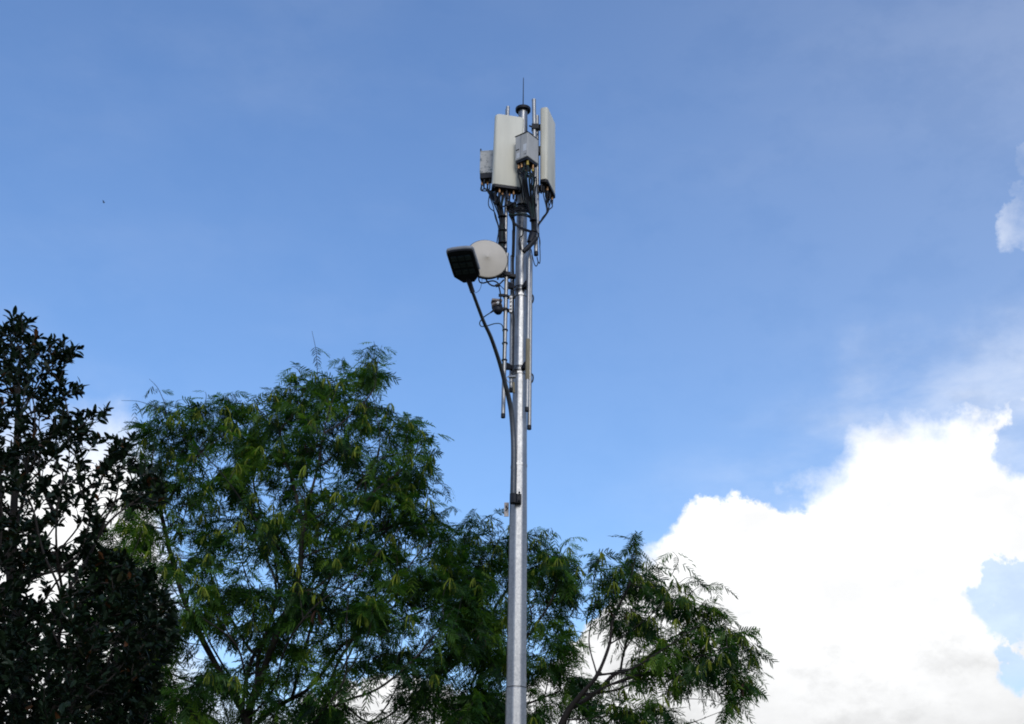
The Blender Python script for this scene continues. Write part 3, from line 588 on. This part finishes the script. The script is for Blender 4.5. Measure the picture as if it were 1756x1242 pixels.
# ------------------------------------------------------------------ bird far away
bc = at(178, 347, 150)
bird = thing('bird', 'tiny dark bird far off in the blue sky at upper left', 'bird', bc)
m = MB(); m.lathe(bc, (1, 0.2, 0.05), [(0.01, -0.16), (0.05, -0.08), (0.065, 0.0), (0.045, 0.09), (0.02, 0.14), (0.005, 0.18)], 8); m.build('body', 'feather', bird, smooth=60)
for s in (-1, 1):
    m = MB(); m.add([bc + (0.05, 0, 0.03), bc + (-0.06, 0, 0.03), bc + (-0.10, s * 0.22, 0.09), bc + (0.02, s * 0.24, 0.10), bc + (-0.10, s * 0.42, 0.05)], [(0, 1, 2, 3), (3, 2, 4)]); m.build('wing', 'feather', bird)

# ------------------------------------------------------------------ trees
def inside(poly, x, y):
    c = np.zeros(len(x), bool); n = len(poly); j = n - 1
    for i in range(n):
        xi, yi = poly[i]; xj, yj = poly[j]
        hit = ((yi > y) != (yj > y)) & (x < (xj - xi) * (y - yi) / (yj - yi + 1e-9) + xi); c ^= hit; j = i
    return c
def edge_dist(poly, x, y):
    d = np.full(len(x), 1e9); n = len(poly)
    for i in range(n):
        a = np.array(poly[i], float); b = np.array(poly[(i + 1) % n], float); ab = b - a
        t = np.clip(((x - a[0]) * ab[0] + (y - a[1]) * ab[1]) / (ab @ ab + 1e-9), 0, 1)
        d = np.minimum(d, np.hypot(x - a[0] - t * ab[0], y - a[1] - t * ab[1]))
    return d
def crown_points(rs, poly, n, Y0, T, full, holes=(), density=None):
    xs = [q[0] for q in poly]; ys = [q[1] for q in poly]; got = []; c = 0
    while c < n:
        x = rs.uniform(min(xs), max(xs), 4000); y = rs.uniform(min(ys), max(ys), 4000); k = inside(poly, x, y)
        for hx_, hy_, rx, ry, keep in holes:
            k &= ~((((x - hx_) / rx) ** 2 + ((y - hy_) / ry) ** 2 < 1) & (rs.random(4000) > keep))
        if density is not None: k &= rs.random(4000) < density(x, y)
        x, y = x[k], y[k]; e = edge_dist(poly, x, y)
        Y = Y0 + T * np.clip(e / full, 0.08, 1) ** 0.55 * rs.uniform(-1, 1, len(x))
        got.append(np.array([at(a, b, q) for a, b, q in zip(x, y, Y)])); c += len(x)
    return np.concatenate(got)[:n]
def grow(root_nodes, root_par, pts, bf=0.35):
    """join the points to the limbs by the cheapest wood, short ways to the root preferred"""
    nodes = [np.asarray(q, float) for q in root_nodes]; par = list(root_par); path = [0.0] * len(nodes)
    for i in range(len(nodes)):
        if par[i] >= 0: path[i] = path[par[i]] + np.linalg.norm(nodes[i] - nodes[par[i]])
    pts = np.asarray(pts); left = np.ones(len(pts), bool); A = np.array(nodes); pa = np.array(path)
    cost = np.full(len(pts), 1e9); best = np.zeros(len(pts), int)
    def relax(i, p, l):
        d = np.linalg.norm(pts - p, axis=1); up_pen = np.clip(p[2] - pts[:, 2], 0, None) * 0.5
        c = d + bf * l + up_pen; k = c < cost; cost[k] = c[k]; best[k] = i
    for i in range(len(nodes)): relax(i, nodes[i], path[i])
    while left.any():
        cc = np.where(left, cost, 1e9); j = int(np.argmin(cc)); left[j] = False; p = pts[j]; b = best[j]
        l = path[b] + np.linalg.norm(p - nodes[b]); nodes.append(p); par.append(b); path.append(l); relax(len(nodes) - 1, p, l)
    return np.array(nodes), np.array(par)
def wood(nodes, par, n_fixed, tip, power, rmax):
    n = len(nodes); kids = [[] for _ in range(n)]
    for i in range(n):
        if par[i] >= 0: kids[par[i]].append(i)
    cnt = np.ones(n)
    order = []; st = [i for i in range(n) if par[i] < 0]
    while st: i = st.pop(); order.append(i); st += kids[i]
    for i in reversed(order):
        if par[i] >= 0: cnt[par[i]] += cnt[i]
    P_ = nodes.copy()
    for _ in range(2):
        Q = P_.copy()
        for i in range(n_fixed, n):
            if kids[i]: b = max(kids[i], key=lambda c: cnt[c]); Q[i] = P_[i] * 0.5 + 0.25 * (P_[par[i]] + P_[b])
        P_ = Q
    rad = np.minimum(tip * cnt ** power, rmax); m = MB(); tw = MB()
    for i in order:
        for c in kids[i]:
            if par[i] >= 0 and c == max(kids[i], key=lambda q: cnt[q]): continue
            ch = [i, c]
            while kids[ch[-1]]: ch.append(max(kids[ch[-1]], key=lambda q: cnt[q]))
            pp = [P_[q] for q in ch]; rr = [min(rad[c] * 1.15, rad[i])] + [rad[q] for q in ch[1:]]
            big = rr[0] > 0.02; k = 3 if big else 2; sp = spline(pp, k)
            (m if big else tw).tube(sp, list(np.interp(np.linspace(0, 1, len(sp)), np.linspace(0, 1, len(rr)), rr)), 8 if rr[0] > 0.05 else (5 if big else 3), cap=False)
    return P_, cnt, kids, m, tw
def tri_mesh(name, V, F, tint, m_, parent):
    """V (n,3) world, F (k,3), tint per vertex"""
    o0 = np.array(WORLD[parent.name]); me = bpy.data.meshes.new(name)
    me.vertices.add(len(V)); me.vertices.foreach_set('co', (V - o0).astype(np.float32).ravel())
    me.loops.add(len(F) * 3); me.loops.foreach_set('vertex_index', F.astype(np.int32).ravel())
    me.polygons.add(len(F)); me.polygons.foreach_set('loop_start', np.arange(0, len(F) * 3, 3, dtype=np.int32))
    try: me.polygons.foreach_set('loop_total', np.full(len(F), 3, dtype=np.int32))
    except Exception: pass
    a = me.attributes.new('tint', 'FLOAT', 'POINT'); a.data.foreach_set('value', tint.astype(np.float32))
    me.materials.append(MATS[m_]); me.update(); me.validate()
    ob = bpy.data.objects.new(name, me); COL.objects.link(ob); ob.parent = parent; WORLD[ob.name] = tuple(o0); return ob
def stamp(tmpls, pick, M, T, tint):
    """copies of the leaf templates, turned by M (n,3,3), moved by T (n,3)"""
    Vs, Fs, Ts, o = [], [], [], 0
    for k, (v, f) in enumerate(tmpls):
        s = np.where(pick == k)[0]
        if not len(s): continue
        W = np.einsum('nij,vj->nvi', M[s], v) + T[s][:, None, :]; nv = len(v)
        Vs.append(W.reshape(-1, 3)); Fs.append((f[None] + (np.arange(len(s)) * nv)[:, None, None]).reshape(-1, 3) + o); Ts.append(np.repeat(tint[s], nv)); o += len(s) * nv
    return np.concatenate(Vs), np.concatenate(Fs), np.concatenate(Ts)
def feather_leaf(rs):
    """bipinnate leaf: a midrib with paired plumes, each plume two rows of narrow leaflets"""
    Ln = rs.uniform(0.24, 0.34); pairs = rs.integers(5, 8); v = []; f = []
    droop = rs.uniform(0.9, 2.4)
    def mid(s): return np.array([Ln * s, 0, -droop * 0.35 * Ln * s * s])
    for k in range(4):                   # midrib
        a, b = mid(k / 4), mid((k + 1) / 4); o = len(v); v += [a + (0, .0022, 0), a - (0, .0022, 0), b + (0, .0018, 0), b - (0, .0018, 0)]; f += [(o, o + 1, o + 2), (o + 1, o + 3, o + 2)]
    for i in range(pairs):
        s = 0.25 + 0.75 * i / (pairs - 1); base = mid(s); pl = rs.uniform(0.09, 0.135) * (1 - 0.25 * abs(s - 0.55))
        for sd in (-1, 1):
            ang = R(rs.uniform(48, 68)) * (1 - 0.25 * s); d = np.array([math.cos(ang), sd * math.sin(ang), rs.uniform(-0.35, 0.05)]); dr = rs.uniform(0.3, 0.9)
            ax = lambda q: base + d * pl * q + np.array([0, 0, -dr * pl * 0.6 * q * q])
            side = unit(np.cross(d, (0, 0, 1))); o = len(v)
            for q, wq in ((0.0, 0.35), (0.35, 1.0), (0.72, 0.85), (1.0, 0.12)):
                c = ax(q); v += [c + side * 0.0100 * wq, c - side * 0.0100 * wq]
            for k in range(3): b_ = o + 2 * k; f += [(b_, b_ + 1, b_ + 3), (b_, b_ + 3, b_ + 2)]
    return np.array(v), np.array(f)
def frames(dirs, rolls):
    """matrices with x along dirs, z up as far as may be, rolled"""
    x = dirs / np.linalg.norm(dirs, axis=1)[:, None]; zz = np.tile([0, 0, 1.0], (len(x), 1)); y = np.cross(zz, x); y /= np.linalg.norm(y, axis=1)[:, None] + 1e-9; z = np.cross(x, y)
    c, s = np.cos(rolls)[:, None], np.sin(rolls)[:, None]; y2 = c * y + s * z; z2 = -s * y + c * z
    return np.stack([x, y2, z2], axis=2)
def pod_cluster(rs, c, parent, mats_='pod_green'):
    m = []; V = []; F = []
    for k in range(int(rs.integers(5, 11))):
        a = rs.uniform(0, 6.28); ln_ = rs.uniform(0.17, 0.28); sp = rs.uniform(0.12, 0.5); hw = rs.uniform(0.012, 0.018)
        d = np.array([math.cos(a) * sp, math.sin(a) * sp, -1]); d /= np.linalg.norm(d); sd = unit(np.cross(d, (math.cos(a + 1), math.sin(a + 1), 0.2))); nn = np.cross(d, sd) * 0.003
        o = len(V); b = c + np.array([math.cos(a), math.sin(a), 0]) * 0.012
        prof_ = [(0.0, 0.15), (0.18, 0.8), (0.6, 1.0), (0.88, 0.75), (1.0, 0.1)]
        for q, wq in prof_:
            p = b + d * ln_ * q + np.array([math.cos(a), math.sin(a), 0]) * (0.03 * math.sin(q * 3.0)); V += [p + sd * hw * wq, p + nn, p - sd * hw * wq, p - nn]
        for i in range(4):
            for j in range(4): q0 = o + i * 4 + j; q1 = o + i * 4 + (j + 1) % 4; F += [(q0, q1, q1 + 4), (q0, q1 + 4, q0 + 4)]
    V = np.array(V); t = np.repeat(np.clip(rs.normal(0.5, 0.2, max(1, len(V) // 20)), 0, 1), 20)[:len(V)]
    if rs.random() < 0.05: t = np.ones(len(V))
    return tri_mesh('pod_cluster', V, np.array(F), t, mats_, parent)
_rt = np.random.default_rng(11); FEATHER = [feather_leaf(_rt) for _ in range(14)]

def feathery_tree(label, seed, poly, Y0, T, full, limbs, n, leaves, pods, sprigs, holes=(), density=None, bend=0.0):
    rs = np.random.default_rng(seed)
    # limbs: list of polylines of (px, py, dY); the first begins at the foot of the tree
    first = [at(a, b, Y0 + c) for a, b, c in limbs[0]]; foot = np.array([first[0][0] + bend, first[0][1], 0.0])
    t = thing('feathery_tree', label, 'tree', foot, 'feathery trees behind the pole')
    nodes = [foot]; par = [-1]
    for s in np.linspace(0.2, 0.85, 4): nodes.append(lerp(foot, first[0], s) + np.array([0.12 * math.sin(3 * s), 0.1 * math.cos(4 * s), 0])); par.append(len(nodes) - 2)
    for li, limb in enumerate(limbs):
        q = [at(a, b, Y0 + c) for a, b, c in limb]
        b = len(nodes) - 1 if li == 0 else int(np.argmin([np.linalg.norm(x - q[0]) for x in nodes]))
        q = spline(q, 3)
        for p in (q if li == 0 else q[1:]): nodes.append(p); par.append(b); b = len(nodes) - 1
    nf = len(nodes)
    tips = crown_points(rs, poly, n, Y0, T, full, holes, density)
    nd, pr = grow(nodes, par, tips)
    Pn, cnt, kids, tr, tw = wood(nd, pr, nf, 0.0050, 0.42, 0.13)
    trunk = tr.build('trunk', 'bark', t, smooth=60); twm = tw.build('twigs', 'bark', t); twm['kind'] = 'stuff'
    # leaves sit on the young wood
    young = np.where((cnt <= 5) & (np.arange(len(Pn)) >= nf))[0]
    pos, dr = [], []
    for i in young:
        ax = unit(Pn[i] - Pn[pr[i]]); k = leaves if cnt[i] == 1 else leaves * 0.5
        for _ in range(int(rs.poisson(k))):
            s = rs.uniform(0, 1) if cnt[i] > 1 else rs.uniform(0.2, 1.15); b = lerp(Pn[pr[i]], Pn[i], s) if np.linalg.norm(Pn[i] - Pn[pr[i]]) < 0.5 else Pn[i] - ax * (1 - s) * 0.4
            a = rs.uniform(0, 6.28); h = np.array([math.cos(a), math.sin(a), rs.normal(-0.45, 0.5)])
            pos.append(b + rs.normal(0, 0.045, 3)); dr.append(h + ax * 0.5)
    # long whips that stick out of the crown
    whip = MB()
    for (x0, y0, x1, y1, dY, nl) in sprigs:
        a = at(x0, y0, Y0 + dY); b = at(x1, y1, Y0 + dY - 0.1); midp = lerp(a, b, 0.55) + np.array([0.06 * rs.normal(), 0, 0.05])
        ln = spline([a, midp, b], 6); whip.tube(ln, [0.007, 0.005, 0.003], 4)
        for _ in range(nl):
            s = rs.uniform(0.35, 1.0); p = ln[int(s * (len(ln) - 1))]; an = rs.uniform(0, 6.28); pos.append(p); dr.append(np.array([math.cos(an), math.sin(an), rs.uniform(-0.5, 0.3)]))
    if sprigs: wp = whip.build('shoots', 'bark', t); wp['kind'] = 'stuff'
    pos = np.array(pos); dr = np.array(dr); nL = len(pos)
    M = frames(dr, rs.normal(0, 0.5, nL)) * rs.uniform(0.6, 1.2, nL)[:, None, None]
    cl = 0.46 + 0.42 * np.sin(pos[:, 0] * 2.1 + seed) * np.sin(pos[:, 1] * 1.7) * np.cos(pos[:, 2] * 2.6)
    tint = np.clip(cl + rs.normal(0, 0.2, nL), 0, 1)
    V, F, tt = stamp(FEATHER, rs.integers(0, len(FEATHER), nL), M, pos, tint)
    c = tri_mesh('crown', V, F, tt, 'feather_leaf', t); c['kind'] = 'stuff'
    # pods hang from the outer tips, most of them at the top of the crown
    tipn = [i for i in young if cnt[i] == 1]; zt_ = np.array([Pn[i][2] for i in tipn]); yy = np.array([Pn[i][1] for i in tipn])
    sc_ = zt_ - (yy - Y0) * 1.2 + rs.normal(0, 1.2, len(tipn)); sel = [tipn[k] for k in np.argsort(-sc_)[:pods]]
    for i in sel: pod_cluster(rs, Pn[i] + rs.normal(0, 0.04, 3) + np.array([0, -0.05, 0.02]), t)
    return t, len(F), nL

A_poly = [(235, 770), (245, 700), (265, 682), (330, 695), (395, 683), (440, 700), (468, 668), (505, 642), (560, 630), (598, 640), (615, 612), (632, 600), (652, 622), (648, 668), (668, 695), (700, 708), (738, 760), (748, 800), (735, 850), (762, 890), (785, 930), (815, 965), (845, 1020), (855, 1120), (850, 1340), (150, 1340), (165, 1240), (140, 1100), (145, 1000), (165, 915), (215, 862)]
A_holes = [(385, 1105, 45, 38, 0.12), (330, 1120, 40, 32, 0.25), (300, 1020, 40, 30, 0.5), (350, 860, 55, 40, 0.35), (625, 1195, 40, 34, 0.15), (690, 1160, 40, 26, 0.25), (600, 790, 45, 26, 0.45), (460, 830, 38, 40, 0.5), (705, 1085, 45, 22, 0.3), (500, 1160, 40, 40, 0.4), (410, 1200, 55, 40, 0.35), (560, 1080, 50, 18, 0.5), (800, 1150, 40, 40, 0.3), (290, 880, 30, 40, 0.5), (760, 1200, 30, 30, 0.4)]
A_limbs = [[(440, 1330, 0), (425, 1235, 0), (452, 1150, 0.1), (478, 1080, 0.2), (512, 990, 0.2), (520, 900, 0.1), (545, 800, 0), (560, 720, -0.1), (580, 660, -0.1)],
           [(425, 1235, 0), (470, 1180, -0.5), (490, 1110, -0.9), (540, 1040, -1.2), (620, 980, -1.2), (690, 900, -0.8)],
           [(512, 990, 0.2), (470, 930, -0.3), (430, 880, -0.6), (370, 800, -0.7), (300, 740, -0.6)],
           [(520, 900, 0.1), (600, 850, -0.3), (650, 770, -0.3), (640, 680, -0.3)],
           [(425, 1235, 0), (370, 1140, 0.6), (320, 1040, 0.9), (290, 940, 0.8), (270, 840, 0.6)],
           [(425, 1235, 0), (420, 1160, -0.4), (400, 1100, -0.6), (330, 1050, -1.0), (260, 1010, -1.2)],
           [(440, 1330, 0), (540, 1240, -0.6), (585, 1205, -0.8), (650, 1180, -0.9), (720, 1120, -0.7), (780, 1040, -0.4)],
           [(585, 1205, -0.8), (640, 1240, -0.7), (700, 1200, -0.3), (770, 1140, 0.2)],
           [(520, 900, 0.1), (500, 820, 0.7), (480, 740, 0.6)]]
A_sprigs = [(545, 660, 535, 568, -0.3, 3), (520, 650, 500, 628, -0.4, 5), (590, 640, 590, 612, -0.2, 6), (640, 620, 641, 585, -0.3, 6), (645, 640, 655, 592, -0.3, 4), (284, 695, 256, 650, -0.5, 3), (270, 700, 208, 687, -0.6, 3), (350, 700, 352, 672, -0.4, 4), (410, 690, 398, 672, -0.4, 6), (440, 700, 452, 672, -0.4, 6), (735, 760, 745, 742, -0.2, 5), (700, 720, 722, 740, -0.2, 6), (740, 830, 772, 838, 0, 4), (755, 880, 780, 870, 0, 3), (780, 920, 812, 880, 0.2, 4), (300, 700, 310, 686, -0.5, 5), (470, 690, 478, 660, -0.4, 6), (620, 625, 628, 600, -0.3, 8)]
A_limbs = [[(a, b, c - 1.25 * min(1.0, max(0.0, (1260 - b) / 180))) for a, b, c in l] for l in A_limbs]   # the limbs on the side of the viewer
def dens_A(x, y): return np.where(y < 1000, 0.8, np.where(y < 1250, 1.0, 0.5))
rep = []
rep.append(feathery_tree('large feathery green tree with hanging pods, left of the pole', 21, A_poly, 24.6, 2.3, 150, A_limbs, 1650, 17, 290, A_sprigs, A_holes, dens_A, 0.2))
B_poly = [(770, 960), (800, 900), (822, 885), (850, 895), (880, 915), (915, 915), (945, 915), (985, 935), (1000, 965), (1000, 1010), (985, 1060), (995, 1110), (1020, 1160), (1020, 1340), (700, 1340), (720, 1200), (750, 1080)]
B_holes = [(1005, 1055, 28, 50, 0.1), (940, 1180, 40, 30, 0.5), (830, 1130, 30, 40, 0.35), (760, 1215, 40, 28, 0.3), (935, 1110, 30, 30, 0.6)]
B_limbs = [[(770, 1330, 0), (800, 1228, 0), (825, 1160, 0), (832, 1110, 0), (850, 1040, 0.1), (900, 980, 0)], [(825, 1160, 0), (880, 1120, -0.5), (940, 1040, -0.7), (960, 980, -0.6)], [(832, 1110, 0), (810, 1030, 0.4), (825, 950, 0.4)], [(770, 1330, 0), (690, 1190, 0.2), (730, 1120, 0.4), (790, 1050, 0.6)], [(800, 1228, 0), (880, 1215, -0.4), (960, 1185, -0.5)]]
B_sprigs = [(825, 900, 818, 872, -0.2, 5), (840, 900, 850, 880, -0.2, 5), (950, 925, 945, 905, -0.3, 6), (970, 935, 985, 922, -0.3, 5), (920, 920, 918, 905, -0.3, 5)]
rep.append(feathery_tree('feathery tree directly behind the pole, its crown cut by the shaft', 33, B_poly, 26.6, 1.9, 120, B_limbs, 560, 15, 60, B_sprigs, B_holes, None, -0.2))
C_poly = [(1000, 965), (1030, 950), (1072, 940), (1085, 920), (1098, 920), (1108, 950), (1110, 990), (1140, 985), (1165, 995), (1200, 1012), (1228, 1045), (1240, 1070), (1258, 1077), (1282, 1086), (1295, 1110), (1289, 1150), (1281, 1180), (1256, 1190), (1270, 1215), (1240, 1205), (1215, 1225), (1180, 1260), (1150, 1340), (930, 1340), (960, 1290), (1000, 1200), (1040, 1150), (1060, 1100), (1030, 1060), (1005, 1010)]
C_holes = [(1022, 1020, 20, 40, 0.3), (1048, 1105, 36, 24, 0.35), (1120, 1190, 34, 22, 0.2), (1085, 1030, 28, 18, 0.3), (1180, 1215, 36, 26, 0.15), (1220, 1175, 26, 14, 0.4), (1150, 1055, 20, 20, 0.5)]
C_limbs = [[(930, 1330, 0), (966, 1235, 0), (996, 1192, 0), (1024, 1158, 0), (1045, 1105, 0.1), (1052, 1060, 0.1), (1080, 1000, 0), (1092, 940, 0)], [(1024, 1158, 0), (1075, 1150, -0.3), (1120, 1125, -0.5), (1180, 1085, -0.6), (1215, 1060, -0.5)], [(996, 1192, 0), (1060, 1182, 0.3), (1130, 1150, 0.3), (1200, 1125, 0.2), (1270, 1105, 0.1)], [(1045, 1105, 0.1), (1085, 1080, -0.2), (1130, 1040, -0.3), (1150, 1000, -0.3)], [(1024, 1158, 0), (1010, 1100, 0.5), (1020, 1040, 0.6)], [(1120, 1125, -0.5), (1150, 1190, -0.4), (1210, 1200, -0.3)]]
C_sprigs = [(1092, 945, 1094, 912, 0, 8), (1150, 990, 1153, 945, -0.2, 6), (1130, 990, 1118, 958, -0.2, 3), (1180, 1020, 1236, 1002, -0.2, 6), (1165, 1000, 1195, 992, -0.2, 5), (1245, 1100, 1304, 1078, -0.1, 8), (1250, 1150, 1306, 1156, -0.1, 6), (1250, 1095, 1256, 1062, -0.1, 6), (1250, 1125, 1308, 1116, -0.1, 8), (1235, 1190, 1282, 1210, -0.1, 8), (1215, 1200, 1256, 1220, -0.1, 6), (1215, 1065, 1244, 1044, -0.1, 6)]
C_limbs = [[(a, b, c - 0.7 * min(1.0, max(0.0, (1260 - b) / 120))) for a, b, c in l] for l in C_limbs]
rep.append(feathery_tree('feathery tree at the right whose loose crown stands against the white cloud', 47, C_poly, 24.2, 1.5, 110, C_limbs, 400, 11, 130, C_sprigs, C_holes, None, -0.3))

# broad-leaved tree at the left
def broad_leaf(rs):
    Ln = rs.uniform(0.065, 0.098); W = Ln * rs.uniform(0.17, 0.225); curl = rs.uniform(0.1, 0.5); fold = rs.uniform(0.15, 0.5); v = []; f = []
    for s, wq in ((0.0, 0.06), (0.16, 0.45), (0.42, 1.0), (0.68, 0.92), (0.88, 0.56), (1.0, 0.06)):
        z = -curl * Ln * s * s * 0.5; v += [(Ln * s, W * wq, z + W * wq * fold), (Ln * s, 0, z), (Ln * s, -W * wq, z + W * wq * fold)]
    for i in range(5):
        a = i * 3
        f += [(a, a + 1, a + 4), (a, a + 4, a + 3), (a + 1, a + 2, a + 5), (a + 1, a + 5, a + 4)]
    return np.array(v), np.array(f)
BROAD = [broad_leaf(_rt) for _ in range(8)]
L_poly = [(-260, 640), (-120, 575), (-30, 560), (5, 560), (20, 542), (48, 540), (62, 566), (78, 590), (102, 574), (128, 582), (142, 604), (112, 618), (100, 640), (118, 652), (150, 664), (128, 684), (120, 702), (160, 700), (186, 690), (184, 716), (150, 738), (172, 752), (206, 742), (236, 738), (232, 762), (222, 782), (262, 798), (290, 830), (284, 862), (240, 876), (205, 860), (180, 885), (160, 935), (210, 950), (260, 985), (295, 1020), (305, 1070), (290, 1130), (265, 1190), (250, 1270), (230, 1420), (-300, 1420)]
L_holes = [(112, 905, 24, 20, 0.1), (30, 850, 34, 10, 0.3), (72, 1010, 30, 18, 0.15), (150, 985, 30, 10, 0.3), (100, 760, 40, 14, 0.5), (150, 835, 34, 14, 0.3), (60, 1090, 26, 16, 0.4), (180, 1080, 20, 14, 0.45), (0, 990, 30, 18, 0.4), (115, 700, 24, 14, 0.5), (160, 790, 22, 14, 0.35)]
L_limbs = [[(20, 1400, 0), (30, 1250, 0), (40, 1120, 0), (20, 980, 0), (25, 850, 0), (30, 720, 0), (35, 600, 0)], [(40, 1120, 0), (110, 1030, -0.3), (190, 1000, -0.4), (270, 1040, -0.4)], [(20, 980, 0), (90, 880, 0.2), (170, 830, 0.2), (250, 830, 0.1)], [(25, 850, 0), (80, 760, -0.2), (140, 720, -0.2)], [(30, 1250, 0), (130, 1180, 0.3), (220, 1130, 0.3)], [(20, 980, 0), (-80, 860, 0.2), (-150, 720, 0.2)], [(40, 1120, 0), (-80, 1050, -0.5), (-200, 980, -0.4)], [(30, 720, 0), (80, 640, 0.1), (110, 600, 0.1)]]
def broad_tree(label, seed, poly, Y0, T, full, limbs, n, per, holes):
    rs = np.random.default_rng(seed)
    first = [at(a, b, Y0 + c) for a, b, c in limbs[0]]; foot = np.array([first[0][0], first[0][1], 0.0])
    t = thing('broadleaf_tree', label, 'tree', foot); nodes = [foot]; par = [-1]
    for s in (0.3, 0.65): nodes.append(lerp(foot, first[0], s) + np.array([0.05, 0.03, 0])); par.append(len(nodes) - 2)
    for li, limb in enumerate(limbs):
        q = [at(a, b, Y0 + c) for a, b, c in limb]; b = len(nodes) - 1 if li == 0 else int(np.argmin([np.linalg.norm(x - q[0]) for x in nodes]))
        q = spline(q, 3)
        for p in (q if li == 0 else q[1:]): nodes.append(p); par.append(b); b = len(nodes) - 1
    nf = len(nodes); tips = crown_points(rs, poly, n, Y0, T, full, holes, lambda x, y: np.where(y < 900, 0.58, np.where(y < 1040, 0.75, 1.0)) * np.where(x < -60, 0.6, 1.0))
    nd, pr = grow(nodes, par, tips); Pn, cnt, kids, tr, tw = wood(nd, pr, nf, 0.0028, 0.44, 0.10)
    tr.build('trunk', 'bark_dark', t, smooth=60); q = tw.build('twigs', 'bark_dark', t); q['kind'] = 'stuff'
    pos, dr = [], []
    for i in np.where((cnt <= 6) & (np.arange(len(Pn)) >= nf))[0]:
        ax = unit(unit(Pn[i] - Pn[pr[i]]) + np.array([0, 0, 0.45])); tip_ = cnt[i] == 1
        u = unit(np.cross(ax, (0.3, 0.5, 0.1))); v = np.cross(ax, u)
        for k in range(int(rs.poisson(per if tip_ else per * 0.5))):
            a = k * 2.4 + rs.uniform(-0.3, 0.3); op = R(rs.uniform(20, 75))
            b = Pn[i] - ax * rs.uniform(0, 0.10 if tip_ else 0.18)
            dr.append(ax * math.cos(op) + (u * math.cos(a) + v * math.sin(a)) * math.sin(op)); pos.append(b + rs.normal(0, 0.008, 3))
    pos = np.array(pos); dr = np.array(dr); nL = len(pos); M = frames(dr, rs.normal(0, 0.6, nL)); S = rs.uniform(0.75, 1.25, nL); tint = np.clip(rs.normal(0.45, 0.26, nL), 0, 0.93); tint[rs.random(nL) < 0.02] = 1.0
    pick = rs.integers(0, len(BROAD), nL)
    # the nearest leaves in view are parts of their own, the rest one mass
    rel = pos - CAM; dep = rel @ _F; sx = 878 + rel @ _R / dep * FPX; sy = 621 - rel @ _U / dep * FPX
    inn = (sx > 4) & (sx < 330) & (sy > 530) & (sy < 1238); score = np.where(inn, dep + rs.uniform(0, 0.5, nL), 1e9); own = np.argsort(score)[:300]
    rest = np.ones(nL, bool); rest[own] = False
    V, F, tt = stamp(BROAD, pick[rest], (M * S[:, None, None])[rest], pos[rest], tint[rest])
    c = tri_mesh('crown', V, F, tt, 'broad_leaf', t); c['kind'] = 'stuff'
    lib = {}
    for i in own:
        key = (int(pick[i]), int(min(4, tint[i] * 5)))
        if key not in lib:
            me = bpy.data.meshes.new('leaf'); v, f = BROAD[key[0]]; me.from_pydata([tuple(x) for x in v], [], [tuple(int(y) for y in x) for x in f]); a = me.attributes.new('tint', 'FLOAT', 'POINT'); a.data.foreach_set('value', np.full(len(v), min(1.0, key[1] / 5 + 0.1), dtype=np.float32)); me.materials.append(MATS['broad_leaf']); me.update(); lib[key] = me
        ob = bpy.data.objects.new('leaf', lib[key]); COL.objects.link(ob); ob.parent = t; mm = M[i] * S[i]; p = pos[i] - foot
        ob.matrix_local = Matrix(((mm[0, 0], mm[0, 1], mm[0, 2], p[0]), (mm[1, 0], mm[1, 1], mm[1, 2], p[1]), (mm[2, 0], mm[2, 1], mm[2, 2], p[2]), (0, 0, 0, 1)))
    return t, len(F), nL
rep.append(broad_tree('dark broad-leaved tree with pointed leaves at the left edge', 58, L_poly, 12.0, 2.0, 170, L_limbs, 4700, 14, L_holes))
sc['tree_counts'] = str([(r[1], r[2]) for r in rep])
